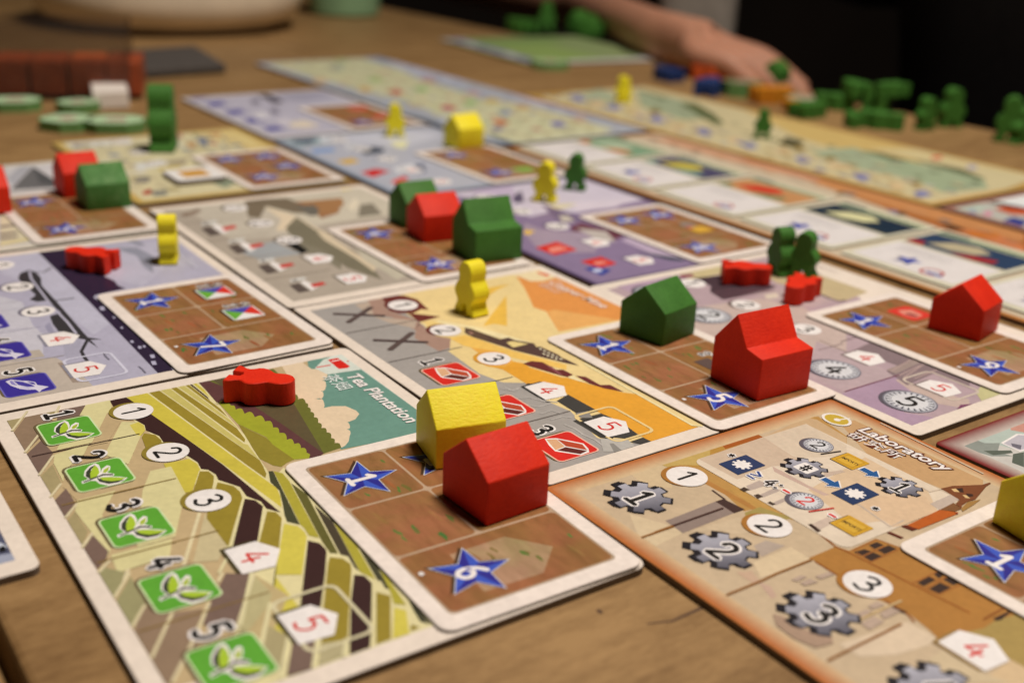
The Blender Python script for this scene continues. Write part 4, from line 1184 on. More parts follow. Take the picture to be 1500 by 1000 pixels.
table = empty('dining_table', G0[0] * MM, G0[1] * MM, 0, TH)
tag(table, 'brown wooden table top of wide planks under the whole game', 'table')
for i, (b0, b1) in enumerate(((-620, -149.6), (-147.0, 205.0), (205.9, 433.0))):
    bm_ob('plank', box_bm(-1500 * MM, 420 * MM, b0 * MM, b1 * MM, -0.034, 0.0, 0.0012), mat_wood(i + 1), table)
for a in (-1400, 330):
    for b in (-540, 360):
        bm_ob('leg', box_bm((a - 35) * MM, (a + 35) * MM, (b - 35) * MM, (b + 35) * MM, -0.748, -0.0342, 0.004), mat_wood(9), table)
bm_ob('apron', box_bm(-1360 * MM, 290 * MM, -530 * MM, 350 * MM, -0.11, -0.0344), mat_wood(8), table)
# a dark scratch and a knot in the plank by the front edge of the boards
sc = Print(0.02)
for pts, w in ((PLACES['scratch'], (0.35, 0.8)), (PLACES['knot'], 0.9)):
    sc.poly(ribbon(pts, w), (0.10, 0.055, 0.03, 1))
sc.build('scratch', table, mat_print('scratched_wood', 0.7))

fl = bm_ob('floor', box_bm(-3, 3.5, -2.2, 3.4, -0.77, -0.75), mat_plain('dark_floor', (0.035, 0.024, 0.016), 0.6, 0.3, 6.0)); tag(fl, kind='structure')
wl = bm_ob('wall', box_bm(-3, 3.5, 3.0, 3.1, -0.7495, 2.2), mat_plain('dark_wall', (0.030, 0.022, 0.017), 0.9, 0.2, 4.0)); tag(wl, kind='structure')

# ------------------------------------------------------------------ location boards
GB = 'location boards laid out in rows on the table'
r, z = location_board('tea', 'tea plantation board with terraced yellow fields and five green leaf icons', corner=2.4, group=GB)
z = last_column_frame(r, z)
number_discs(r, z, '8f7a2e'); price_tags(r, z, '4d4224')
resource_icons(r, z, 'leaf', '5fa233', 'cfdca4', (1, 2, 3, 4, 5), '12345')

r, z = location_board('mine', 'copper mine board with orange sky, sandy peaks and red ingot icons', corner=1.2, group=GB)
z = last_column_frame(r, z, 'e9c98a')
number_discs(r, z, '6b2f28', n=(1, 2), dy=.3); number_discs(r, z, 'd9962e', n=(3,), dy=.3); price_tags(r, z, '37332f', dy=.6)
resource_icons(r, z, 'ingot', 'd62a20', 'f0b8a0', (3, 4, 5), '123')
for i in (1, 2):
    p = Print(z); cx, cy = COLX[i - 1] - .5, -30.0
    p.line([(cx + 3.9, cy - 5.6), (cx - 3.9, cy + 5.8)], 1.7, ink('5b4a44')); p.line([(cx - 4.1, cy - 5.9), (cx + 4.1, cy + 5.6)], 1.5, ink('52403c'))
    p.build('cross_mark', r)

r, z = location_board('lab', 'laboratory board with orange-brown border, grey cogs and a tan workshop', border='c9793c', frame=('b5622a', 'd2b288', 4.6), corner=1.2, group=GB)
number_discs(r, z, 'a96f2e', dx=-1.2, dy=.1); price_tags(r, z, '96733c', dx=-2.4, dy=.2)
for i, d in zip((1, 2, 3, 4, 5), '12345'):
    p = Print(z); cog(p, COLX[i - 1] - .9, -29.9, 6.3, d); p.build('cog_icon', r)
p = Print(z); coin(p, -44.5, 20.5, 3.4, '2'); p.build('coin_icon', r)
p = Print(z); coin(p, -28.5, -1.7, 3.5, '2', REDINK); p.build('coin_icon', r)
p = Print(z); cog(p, -38.4, 9.5, 4.5); p.build('cog_icon', r)
p = Print(z); cog(p, -22.1, 20.4, 4.3, '1', h=4.6); p.build('cog_icon', r)
for cx, cy in ((-46.7, -1.4), (-25.3, 9.6)):
    p = Print(z); p.hexp(rrect(cx - 2.9, cy - 4.2, cx + 2.9, cy + 4.2, .2), '2a3a5c'); p.hexp(gear_pts(cx, cy, 2.2, 9), 'f3ece6'); p.build('technology_card_icon', r)
for cx, cy in ((-35.6, 20.6), (-17.1, -1.5)):
    p = Print(z); p.hexp(rrect(cx - 3.2, cy - 3.1, cx + 2.9, cy + 2.7, .2), '6e5a40'); p.hexp(rrect(cx - 3.0, cy - 2.9, cx + 3.0, cy + 2.9, .2), 'd09c2c'); p.hexp(rrect(cx - 2.3, cy - 2.2, cx + 2.3, cy + 2.2, .2), 'b98420'); p.hexp(rrect(cx - 2.1, cy - 2.0, cx + 2.1, cy + 2.0, .2), 'd6a63a')
    p.text('IMPORTS', cx - 2.2, cy - .45, 4.4, .95, ink('4a3320')); p.build('licence_icon', r)
for cx, cy in ((-29.7, 20.0), (-31.0, 9.0)):
    A_ = [(-2.3, -.9), (.1, -.9), (.1, -2.0), (2.3, 0), (.1, 2.0), (.1, .9), (-2.3, .9)]
    p = Print(z); p.hexp([(cx + x * 1.18, cy + y * 1.22) for x, y in A_], 'f1ebe4'); p.hexp([(cx + x, cy + y) for x, y in A_], '27578c'); p.build('arrow_icon', r)
p = Print(z)
p.digit('*', -50.9, -.2, 2.4, .45, BLACK, WHITE, .4); p.digit('*', -19.0, 8.2, 2.2, .45, BLACK, WHITE, .4)
p.digit('>', -41.7, -2.4, 3.4, .6, ink('27427c'), WHITE, .35); p.digit('4', -37.7, -2.2, 3.6, .62, BLACK, WHITE, .35, .85); p.digit(':', -35.3, -2.0, 3.4, .8, BLACK, WHITE, .3)
p.digit('-', -33.3, -2.2, 3.2, .75, REDINK, WHITE, .4); p.digit('-', -21.6, -1.8, 3.0, .75, REDINK, WHITE, .4)
p.line([(-41.2, 17.6), (-39.9, 22.6)], .38, ink('3a332e')); p.line([(-25.2, -4.6), (-23.6, .9)], .45, ink('cf4136'))
p.build('rule_symbols', r)
p = Print(z); O_ = circle(-51.6, 35.2, 3.0, 24, 2.5); p.hexp([(x * 1.0, y) for x, y in circle(-51.6, 35.2, 3.7, 24, 3.1)], 'f0e6d6'); p.hexp(O_, 'c9a73c'); p.hexp(circle(-51.4, 35.2, .8), 'f0e6d6'); p.line([(-51.4, 35.2), (-50.4, 38.4)], .45, ink('f0e6d6')); p.build('category_emblem', r)

r, z = location_board('coin', 'mauve harbour bank board with round silver coin icons', corner=1.6, group=GB)
z = last_column_frame(r, z, 'cdb9a6')
number_discs(r, z, '6a5650', dx=.4, dy=3.2); price_tags(r, z, '8a7670', dx=.4, dy=1.0)
for i, d in zip((1, 2, 3, 4, 5), '12345'):
    p = Print(z); coin(p, COLX[i - 1] + .2, -29.2, 6.6, d); p.build('coin_icon', r)

r, z = location_board('whale', 'lavender fishing wharf board with indigo fish icons and a dark hose', corner=1.6, group=GB)
z = last_column_frame(r, z, 'd3ccd6')
number_discs(r, z, '7d7680'); price_tags(r, z, '8d8790')
resource_icons(r, z, 'fish', '3c2f8c', '6f66ae', (1, 2, 3, 4, 5), '12345')

r, z = location_board('gray', 'taupe rocky cliff board with grey and white icons in a row', corner=1.6, group=GB)
number_discs(r, z, '6d6152'); price_tags(r, z, '7a6a5a')

r, z = location_board('lilac', 'lilac canal board with a dark purple rim and red card icons', border='4d3c59', corner=1.2, group=GB)
number_discs(r, z, '5b4d64', dx=1.2, dy=2.0); price_tags(r, z, '5b4d64', dx=1.2, dy=2.0)

r, z = location_board('peak', 'pale grey mountain board at the left behind the lavender board', border='ddd0bb', corner=1.6, group=GB)
r, z = location_board('cream', 'cream board with golden rim, under the large green piece', border='c3a05a', corner=2.0, group=GB)
number_discs(r, z, '9a8a6a', n=(1, 2, 3)); price_tags(r, z, '9a8a6a', n=(4,))
CREAM_LATER = (r, z)
r, z = location_board('blue', 'pale blue-grey board with a red and a gold icon, far back', border='8d95a2', corner=1.6, group=GB)
number_discs(r, z, '7d8088'); price_tags(r, z, '7d8088')
r, z = location_board('dock', 'pale board with a column of violet fish icons, farthest of its row', border='cfc3bd', corner=1.6, group=GB)
r, z = location_board('left', 'grey-blue board cut off by the left edge, near the front', corner=2.0, group=GB)
r, z = location_board('crimson', 'crimson-rimmed board with pale green harbour art at the right edge', border='7c1f1c', frame=('7a1c1a', 'c9b9aa', 5.0), corner=1.2, group=GB)
r, z = location_board('poster', 'white board with a dark diagonal band, behind the order cards at the right edge', border='9c6a58', corner=1.2, group=GB)


LB = 'long boards along the far side'
def busy(root, z, rects, pal, seed, size=(3.0, 6.5), name='icon_print'):
    "rows of small printed icons, bars and captions"
    rnd = random.Random(seed); p = Print(z)
    for x0, y0, x1, y1, nx, ny in rects:
        for i in range(nx):
            for j in range(ny):
                cx = x0 + (i + .5) * (x1 - x0) / nx + rnd.uniform(-1.5, 1.5); cy = y0 + (j + .5) * (y1 - y0) / ny + rnd.uniform(-1.2, 1.2)
                w, h = rnd.uniform(*size), rnd.uniform(*size) * .8; c = ink(rnd.choice(pal))
                k = rnd.random()
                if k < .45: p.poly(rrect(cx - w / 2, cy - h / 2, cx + w / 2, cy + h / 2, min(w, h) * .2), c)
                elif k < .7: p.poly(circle(cx, cy, w * .5, 14), c)
                else: p.line([(cx - w * .8, cy), (cx + w * .8, cy + rnd.uniform(-.5, .5))], h * .3, c)
                if rnd.random() < .6: p.line([(cx - w * .6, cy - h * .75), (cx + w * .6, cy - h * .75)], .5, ink(rnd.choice(('8a7f70', 'a39a88', '6f675c'))))
    tag(p.build(name, root), kind='stuff')

r, z = location_board('stall', 'long pale yellow board of small coloured icons with grey rim, at the back', W=293, H=96, border='a5a8ae', corner=1.5, name='long_board', group=LB)
busy(r, z, [(-140, -42, 140, 26, 22, 5)], ('c4b98c', 'b9b488', 'd6cfae', 'c9b184', 'b8a98e', 'a9b384', 'c98f78', '9a96aa'), 3)
busy(r, z + .2, [(-140, 33, 140, 46, 14, 1)], ('a49fb4', 'c8bcc6', '8f95aa', 'd4cfd2'), 4)
r, z = location_board('street', 'long golden board with green hills and violet medallions, behind the order cards', W=293, H=100, border='b98f48', corner=1.5, name='long_board', group=LB)
busy(r, z, [(-140, -46, 140, -14, 26, 3)], ('cdb07a', 'b9a98e', '8a88a6', 'd8c49a', 'b5935a', 'c9c2b0', '7f7a98'), 5)
busy(r, z + .2, [(-120, -12, 140, 14, 12, 2)], ('9aa07c', 'b9b594', '7f8460', 'c2b68c'), 6)
r, z = location_board('orders', 'long orange-rimmed board that holds a row of white order cards', W=294, H=95, border='a8632f', corner=1.5, name='long_board', group=LB)
busy(r, z, [(-140, 27, 140, 42, 18, 1)], ('c98a58', 'b8784a', '8a7468', 'd2a27a', '7a5c44'), 7)
ox, oy, oth = FRAMES['orders']
CARDS = [('with a small green and orange picture', ('7d9a78', 'b9c0a0', 'cf6a34')), ('with a yellow boat in its picture', ('4a4560', 'c9b53c', '7b9c88')),
         ('with a red kimono in its picture', ('c28a58', 'c8321f', '6d7a55')), ('with a dark night picture and pale moon', ('1c2c3c', 'd8cf9a', '22303a')),
         ('with a navy sea picture and a red sash', ('2b3e58', 'b9a986', 'a02824')), ('cut off by the right edge of the photo', ('6a5a4a', 'b3a58a', '8a4a3a'))]
for i, (what, (c1, c2, c3)) in enumerate(CARDS):
    a = -194.5 + 48.6 * i; w = grid(a, 177.0)
    root = empty('order_card', w[0] * MM, w[1] * MM, BT * MM + 0.0003, TH + math.radians((0.6, -0.5, 0.3, -0.8, 0.9, -0.4)[i]))
    tag(root, 'white order card %s on the orange-rimmed board' % what, 'card', 'order cards in a row')
    slab('card_stock', root, 45.5, 61.5, 0.45, 2.0, 'd9cfb4')
    p = Print(0.46)
    p.hexp(rrect(-21, -29, 21, 29, 1.2), 'cbbf9c'); p.hexp(rrect(-20.5, -27.5, 20.5, 1.0, .8), 'e0d4cc')
    for k in range(5): p.line([(-16, -2.2 - k * 1.6), (6 - 2 * (k % 2), -2.2 - k * 1.6)], .35, ink('a39a94'))
    p.build('text_panel', root)
    p = Print(0.48); p.hexp(rrect(-20.5, 3.0, 20.5, 22.5, .4), c1); p.hexp([(-14, 8), (-9, 17), (0, 20), (7, 16), (4, 10), (-4, 7)], c2); p.hexp([(-2, 4), (5, 9), (13, 11), (14, 6), (8, 3.4)], c3); p.hexp([(-20, 3.2), (-13, 3.2), (-15, 9), (-20, 8)], c3)
    p.build('picture', root)
    p = Print(0.48); p.hexp(rrect(-20.5, 23.6, 20.5, 25.6, .2), '4a7a55'); p.hexp(rrect(-20.5, 25.9, -9, 28.4, .2), '6c6a66'); p.build('title_band', root)
    if i in (1, 3, 4, 5):
        p = Print(0.48); star(p, -3.5, -17.5, 5.2); p.build('star_icon', root)
    if i in (1, 2, 3, 4):
        p = Print(0.48); p.hexp(circle(9, -22.0, 4.2), 'b4574f'); p.hexp(circle(9, -22.0, 3.0), 'd8cfcc'); p.hexp(rrect(8, -24.5, 14, -22.5, .3), '45508e'); p.build('reward_icon', root)

busy(*CREAM_LATER, [(-52, -37, 52, -22, 9, 2), (-52, 0, -10, 34, 5, 4)], ('b9a878', 'd9d0c0', 'a8937a', '8a8478', 'c9b890', 'b56a58', '7f8a98'), 8)
# ------------------------------------------------------------------ plot tiles (lie on the boards)
GT = 'brown plot tiles lying on the boards'
def plot_tile(key, label, stars=(), chips=(), house=True):
    x, y, th = TILES[key]
    root = empty('plot_tile', x * MM, y * MM, (BT + .16) * MM, th)
    tag(root, label, 'plot tile', GT)
    t = TILE - .16
    slab('cardboard', root, 66.6, 42.1, t, 2.6, 'eedbcb', 0, M_TILE)
    p = Print(t + .004)
    p.hexp(rrect(-29.6, -17.7, 29.6, 17.5, 1.2), 'ab9378'); p.hexp(rrect(-29.3, -17.4, 29.3, 17.2, 1.0), 'b99a7c')
    p.build('plot_border', root); z = p.z + .004
    rnd = random.Random(key)
    cells = [(-29.1, -17.2, -10.1, -.1), (-29.1, .45, -10.1, 17.0), (-9.5, -17.2, 9.5, -.1), (-9.5, .45, 9.5, 17.0), (10.1, -17.2, 29.1, 17.0)]
    for i, (x0, y0, x1, y1) in enumerate(cells):
        p = Print(z)
        r0 = rrect(x0, y0, x1, y1, 1.1, 3)
        base = ink(('9a6845', '97663f', '9c6a46', '98673f', '966540')[i])
        cx, cy = (x0 + x1) / 2, (y0 + y1) / 2
        p.poly(r0, base)
        if i == 4 and house:
            p.hexp([(13.5, -8.5), (26.5, -9.2), (26.8, 3.0), (20.5, 9.5), (13.2, 3.6)], 'a98a6a')
        for k in range(7):
            gx, gy = rnd.uniform(x0 + 2, x1 - 2), rnd.uniform(y0 + 1.6, y1 - 1.6); s = rnd.uniform(.5, 1.15); q = rnd.uniform(-.4, .4)
            p.hexp([(gx + s * (1.5 * math.cos(v) + .5 * rnd.uniform(-1, 1)), gy + s * (.45 * math.sin(v) + .22 * rnd.uniform(-1, 1)) + q * math.cos(v) * s) for v in [j * math.pi / 5 for j in range(10)]], rnd.choice(('5d7a3a', '6a7038', '4f7a3c', '7c6a3a')))
        for k in range(4):
            gx, gy = rnd.uniform(x0 + 3, x1 - 3), rnd.uniform(y0 + 2, y1 - 2)
            p.hexp([(gx + 2.6 * math.cos(v), gy + .5 * math.sin(v) + .3 * math.cos(v)) for v in [j * math.pi / 5 for j in range(10)]], rnd.choice(('a0603c', '9d7046', '8f6340')))
        p.build('plot', root, M_SOIL)
        z2 = p.z
    for cx, cy, num in stars:
        p = Print(t + .09); star(p, cx, cy, 7.6, num); p.build('star_icon', root)
        q = Print(t + .09); q.hexp(rrect(cx - 4.9 if num == '0' else cx - 4.3, cy - 8.6, cx - 3.2, cy - 7.7, .2), 'eadfd6')
        if cx > 0: q.build('pip', root)
    for kind, cx, cy in chips:
        p = Print(t + .09)
        if kind == 'quad':
            s = 4.6
            p.hexp(rrect(cx - s - .6, cy - s - .7, cx + s, cy + s, .8), '4b3320'); p.hexp(rrect(cx - s, cy - s, cx + s, cy + s, .5), 'e8e2dc'); s *= .95
            for tri, h in (([(-s, -s), (-s, s), (0, 0)], '4a45a0'), ([(-s, s), (s, s), (0, 0)], 'd93424'), ([(s, s), (s, -s), (0, 0)], 'ece6e2'), ([(s, -s), (-s, -s), (0, 0)], '6aa838')):
                p.hexp([(cx + u * .96, cy + v * .96) for u, v in tri], h)
            p.digit('2', cx - 7.2, cy - .8, 3.2, .55, BLACK, WHITE, .35); p.digit('5', cx - 7.0, cy + 2.6, 3.0, .5, BLACK, WHITE, .35)
        elif kind == 'brick':
            p.hexp(rrect(cx - 5.2, cy - 5, cx + 5, cy + 5, 1.2), 'd83a2c'); p.hexp([(cx - 3.6, cy - 1.5), (cx - 2, cy + 3), (cx + 3, cy + 2), (cx + 3.6, cy - 2), (cx, cy - 3.2)], 'e08a74'); p.hexp([(cx - .5, cy - 2.6), (cx + 3.2, cy - 1.6), (cx + 2.6, cy + .4), (cx - .4, cy)], '9a4a44')
        elif kind == 'church':
            p.digit('2', cx - 5.6, cy + 1.6, 3.0, .55, BLACK, WHITE, .35); p.digit('5', cx - 3.2, cy + 4.2, 3.0, .55, BLACK, WHITE, .35)
            p.hexp([(cx - 3, cy - 5), (cx + 4, cy - 5), (cx + 4, cy), (cx - 3, cy)], '5f4b44'); p.hexp([(cx - 1, cy + .2), (cx + 3.5, cy + .2), (cx + 3.5, cy + 4), (cx, cy + 4)], 'efe9e6')
        elif kind == 'green':
            p.hexp(rrect(cx - 4.5, cy - 4.5, cx + 4.5, cy + 4.5, 1.0), '86a94a')
        elif kind == 'gold':
            p.hexp(circle(cx - 6, cy, 3.2), '8d7f74'); p.hexp([(cx - 4, cy - 3.6), (cx + 4.4, cy - 4), (cx + 4.4, cy + 4), (cx - 2, cy + 3.8)], 'd9a53a'); p.hexp([(cx - 4.4, cy - 3.4), (cx - 1, cy - 4), (cx - 2, cy - .5), (cx - 4, cy)], 'c0604a')
        p.build('reward_icon', root)
    return root

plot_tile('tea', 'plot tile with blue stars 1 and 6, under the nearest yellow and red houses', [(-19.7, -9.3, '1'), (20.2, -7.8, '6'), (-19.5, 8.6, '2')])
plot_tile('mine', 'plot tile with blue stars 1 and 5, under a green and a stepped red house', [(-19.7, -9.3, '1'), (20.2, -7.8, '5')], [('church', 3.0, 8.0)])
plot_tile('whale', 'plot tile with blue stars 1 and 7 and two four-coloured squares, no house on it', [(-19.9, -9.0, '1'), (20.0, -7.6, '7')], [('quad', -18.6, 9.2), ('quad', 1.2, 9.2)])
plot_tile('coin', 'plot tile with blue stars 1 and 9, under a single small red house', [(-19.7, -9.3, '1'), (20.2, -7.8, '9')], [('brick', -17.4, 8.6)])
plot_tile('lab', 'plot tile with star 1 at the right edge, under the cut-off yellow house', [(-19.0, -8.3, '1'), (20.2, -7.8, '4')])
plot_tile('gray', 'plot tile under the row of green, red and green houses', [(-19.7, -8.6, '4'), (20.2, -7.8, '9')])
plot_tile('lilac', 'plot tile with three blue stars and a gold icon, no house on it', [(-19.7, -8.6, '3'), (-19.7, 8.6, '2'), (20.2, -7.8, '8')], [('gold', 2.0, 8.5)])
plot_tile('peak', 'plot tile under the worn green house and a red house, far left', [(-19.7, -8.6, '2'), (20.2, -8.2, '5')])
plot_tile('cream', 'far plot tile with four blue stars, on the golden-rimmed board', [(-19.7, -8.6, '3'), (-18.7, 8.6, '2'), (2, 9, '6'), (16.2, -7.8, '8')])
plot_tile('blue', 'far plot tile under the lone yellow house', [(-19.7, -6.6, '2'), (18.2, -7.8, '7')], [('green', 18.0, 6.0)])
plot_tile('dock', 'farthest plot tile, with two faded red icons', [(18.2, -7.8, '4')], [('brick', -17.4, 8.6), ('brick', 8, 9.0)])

# ------------------------------------------------------------------ wooden houses
def house_bm(profile, ln, bev=0.32):
    bm = bmesh.new()
    a = [bm.verts.new((x * MM, 0, z * MM)) for x, z in profile]
    b = [bm.verts.new((x * MM, ln * MM, z * MM)) for x, z in profile]
    n = len(profile)
    bm.faces.new(a[::-1]); bm.faces.new(b)
    for i in range(n):
        j = (i + 1) % n
        bm.faces.new([a[i], a[j], b[j], b[i]])
    bmesh.ops.recalc_face_normals(bm, faces=bm.faces)
    bmesh.ops.bevel(bm, geom=bm.edges[:], offset=bev * MM, segments=3, affect='EDGES', profile=0.5, clamp_overlap=True)
    return bm

SMALL = lambda w: [(0, 0), (w, 0), (w, 9.1), (w * .5, 15.3), (0, 9.1)]
BIG = [(0, 0), (17, 0), (17, 10.8), (11.5, 11.7), (7.1, 19.2), (0, 11.0)]
def house_at(col, big, x, y, ang, z, label, gw=15.0, ln=15.0, group='painted wooden houses on the boards'):
    prof = BIG if big else SMALL(gw)
    o = bm_ob('wooden_house', house_bm(prof, 17.4 if big else ln), M_PAINT[col], None, 32)
    o.location = (x * MM, y * MM, z * MM); o.rotation_euler = (0, 0, math.radians(ang))
    return tag(o, label, 'game piece', group)
for col, big, x, y, ang, label, gw, ln in HOUSES:
    house_at('worn_green' if 'worn' in label and col == 'green' else col, big, x, y, ang, BT + TILE + .14, label, gw, ln)

# ------------------------------------------------------------------ person-shaped pieces
def meeple_outline():
    half = [(1.0, 2.7), (1.15, 0.0), (4.45, 0.0), (4.65, .55), (4.2, 1.6), (3.55, 2.6), (3.3, 3.6), (3.75, 4.4), (4.45, 5.2), (4.7, 6.3), (4.45, 7.5), (3.75, 8.7), (2.9, 9.6), (2.62, 10.3), (2.8, 11.2), (2.95, 12.3), (2.75, 13.5), (2.1, 14.6), (1.1, 15.35)]
    return [(0.0, 3.05)] + half + [(0.0, 15.5)] + [(-x, y) for x, y in half[::-1]]
def meeple_bm(sc, thick=5.7):
    bm = bmesh.new(); P = meeple_outline(); n = len(P)
    rings = [(-.5, .93), (-.5 + .04, 1.0), (.5 - .04, 1.0), (.5, .93)]
    # shrink the two faces a little for a sanded edge
    R = []
    for t, k in rings:
        ins = 0.22 if k < 1 else 0.0
        ring = []
        for i, (x, y) in enumerate(P):
            a, b = P[i - 1], P[(i + 1) % n]
            dx, dy = b[0] - a[0], b[1] - a[1]; d = math.hypot(dx, dy) or 1
            ring.append(bm.verts.new(((x - dy / d * ins) * sc * MM, t * thick * sc * MM, (y + dx / d * ins) * sc * MM)))
        R.append(ring)
    for A_, B_ in zip(R, R[1:]):
        for i in range(n):
            j = (i + 1) % n
            bm.faces.new([A_[i], A_[j], B_[j], B_[i]])
    bm.faces.new(R[0][::-1]); bm.faces.new(R[-1])
    return bm
GM = 'person-shaped wooden pieces'
def meeple_at(col, sc, x, y, z, ang, label, lie=False, name='person_shaped_piece', group=GM):
    o = bm_ob(name, meeple_bm(sc), M_PAINT[col], None, 40)
    if lie:
        h = 5.7 * sc / 2
        o.matrix_world = Matrix.Translation((x * MM, y * MM, (z + h) * MM)) @ Matrix.Rotation(ang, 4, 'Z') @ Matrix.Rotation(math.radians(-90), 4, 'X') @ Matrix.Translation((0, 0, -7.7 * sc * MM))
    else:
        o.matrix_world = Matrix.Translation((x * MM, y * MM, z * MM)) @ Matrix.Rotation(math.radians(ang), 4, 'Z') @ Matrix.Translation((0, 5.7 * sc / 2 * MM, 0))
    return tag(o, label, 'game piece', group)
LIE = (math.radians(-100), math.radians(78), math.radians(-94), math.radians(148))
for col, sc, pose, x, y, ang, z, label in MEEPLES:
    if pose == 'lie': meeple_at(col, sc, x, y, BT + .26, LIE[int(ang)], label, True)
    else: meeple_at(col, sc, x, y, BT + .26, ang, label)

# ------------------------------------------------------------------ far things, out of focus
def P_(k): return PLACES[k]
def piece(kind, key, col, label, ang=0, sc=1.0, z=0.0, dx=0, dy=0, big=False):
    x, y = P_(key); x += dx; y += dy
    if kind == 'house': return house_at(col, big, x, y, ang, z, label, group='spare pieces along the far table edge')
    return meeple_at(col, sc, x, y, z, math.radians(ang) if kind == 'lie' else ang, label, kind == 'lie', group='spare pieces along the far table edge')
piece('lie', 'blue1', 'blue', 'blue piece lying left of the orange one, at the far table edge', 35, 1.5)
piece('lie', 'blue2', 'blue', 'blue piece lying in front of the orange one, at the far table edge', -20, 1.7)
piece('lie', 'orange1', 'orange', 'orange piece lying between the two blue ones', 80, 1.6, dx=14, dy=8)
piece('lie', 'gold1', 'ochre', 'flat ochre piece at the back of the ochre pair', -75, 1.7)
piece('lie', 'gold2', 'ochre', 'smaller ochre piece at the front of the ochre pair', 20, 1.1, dx=4)
piece('house', 'greenpeak', 'green', 'green house beside the fingertips, behind the ochre pieces', -40, dx=-8, dy=4)
piece('lie', 'gp1', 'green', 'green piece lying at the left end of the green heap', -60, 1.5)
piece('lie', 'gp2', 'green', 'green piece at the back left of the green heap', 70, 1.6, dx=-4, z=0)
piece('lie', 'gp3', 'green', 'green piece at the back right of the green heap', -30, 1.6)
piece('lie', 'gp4', 'green', 'green piece at the front right of the green heap', -120, 1.6)
piece('lie', 'gp5', 'green', 'green piece in the middle of the green heap', 160, 1.3)
piece('lie', 'gp2', 'green', 'green piece on top of the green heap', 10, 1.5, z=9.3, dx=6, dy=-4)
piece('lie', 'gp3', 'green', 'second green piece on top of the green heap', 120, 1.4, z=9.3, dx=4, dy=-6)
piece('stand', 'gr1', 'green', 'left green piece of the three standing at the far right', 30, 1.2)
piece('stand', 'gr2', 'green', 'middle green piece of the three standing at the far right', 10, 1.45)
piece('stand', 'gr3', 'green', 'right green piece of the three standing at the far right', -20, 1.6)
piece('stand', 'gr4', 'green', 'green piece cut off by the right edge of the photo', 40, 1.3)

# player board with its green pieces
px, py, pth = FRAMES['player']
r, z = location_board('player', 'green player board with a violet edge strip at the far side', W=150, H=130, border='c5bdb0', corner=2.0, name='player_board', group='player boards')
p = Print(z); p.hexp(rrect(-71, -60, 70, -49, 1), '9d93a8'); p.hexp(rrect(-30, -40, 60, 10, 4), '8fa25a'); p.hexp(rrect(-66, -44, -36, 40, 2), '7f9654'); p.hexp(rrect(62, -45, 72, 60, 2), 'cdc5ba')
for k in range(6): p.hexp(rrect(-66 + 22 * k, -59, -52 + 22 * k, -51, 1), ('7c76a0', 'c5bcc8', '6f6a94')[k % 3])
p.build('player_board_icons', r)
piece('lie', 'pg1', 'green', 'large green piece lying on the left of the player board', 40, 1.9, z=BT + .5)
piece('stand', 'pg2', 'green', 'green piece standing at the back of the player board', 0, 1.7, z=BT + .5)
piece('house', 'pg4', 'green', 'green house in the middle of the player board', -40, z=BT + .5, big=True)
piece('house', 'pg3', 'green', 'green house at the right of the player board', -25, z=BT + .5, big=True, dx=-6)

def token(key, label, w, h, ang, t=5.0, top='b9cfa0', dx=0, dy=0, z=0.0, group='pale green tokens'):
    x, y = P_(key)
    root = empty('token', (x + dx) * MM, (y + dy) * MM, z * MM, math.radians(ang))
    tag(root, label, 'token', group)
    cut = lambda k: [(-w / 2 * k, -h / 4 * k), (-w / 4 * k, -h / 2 * k), (w / 4 * k, -h / 2 * k), (w / 2 * k, -h / 4 * k), (w / 2 * k, h / 4 * k), (w / 4 * k, h / 2 * k), (-w / 4 * k, h / 2 * k), (-w / 2 * k, h / 4 * k)]
    P = cut(1.0); v = [(a * MM, b * MM, 0) for a, b in P] + [(a * MM, b * MM, t * MM) for a, b in P]
    f = [list(range(8))[::-1], list(range(8, 16))] + [[i, (i + 1) % 8, 8 + (i + 1) % 8, 8 + i] for i in range(8)]
    mesh_ob('token_body', v, f, M_TOKEN, root)
    p = Print(t + .01); p.hexp(cut(.93), top); p.hexp([(-w * .2, -h * .15), (w * .2, -h * .2), (w * .15, h * .2), (-w * .1, h * .18)], 'b98f80'); p.build('token_face', root)
    return root
M_TOKEN = mat_plain('green_card', (0.13, 0.29, 0.09), 0.6)
token('tok1', 'pale green token cut off by the left edge, in front of the brown cubes', 26, 22, 20)
token('tok2', 'pale green token at the front left, beside the large dark green piece', 24, 24, -20)
token('tok3', 'pale green token touching the large dark green piece', 28, 24, 10)
token('tok3b', 'pale green token behind two others at the left', 20, 18, 40, dy=14)
token('ptok', 'pale green token in front of the player board', 26, 24, 15, top='a9bb86')
token('pale', 'pale token between the ochre pieces and the green heap', 20, 18, 15, top='b9ad90')
token('green_on', 'green token lying on the orange piece', 20, 20, 5, z=9.3, top='7fa85a', dx=12, dy=6)
root = token('misc', 'grey-green token left of the ochre pieces', 24, 22, 15, t=9, top='7d7a5a')
token('lanternblue', 'violet-blue token just below the fingertips', 18, 18, 35, t=6, top='5a5a98')

# chip on the cream board
cx, cy = P_('chip')
chip = empty('goods_chip', cx * MM, cy * MM, (BT + .3) * MM, TH)
tag(chip, 'square white chip with a gold square, lying on the golden-rimmed board', 'token')
slab('cardboard', chip, 20, 20, 2.0, 2.0, 'ece4da')
p = Print(2.01); p.hexp(rrect(-5.5, -5.5, 5.5, 5.5, 1), 'cf9434'); p.build('gold_square', chip)

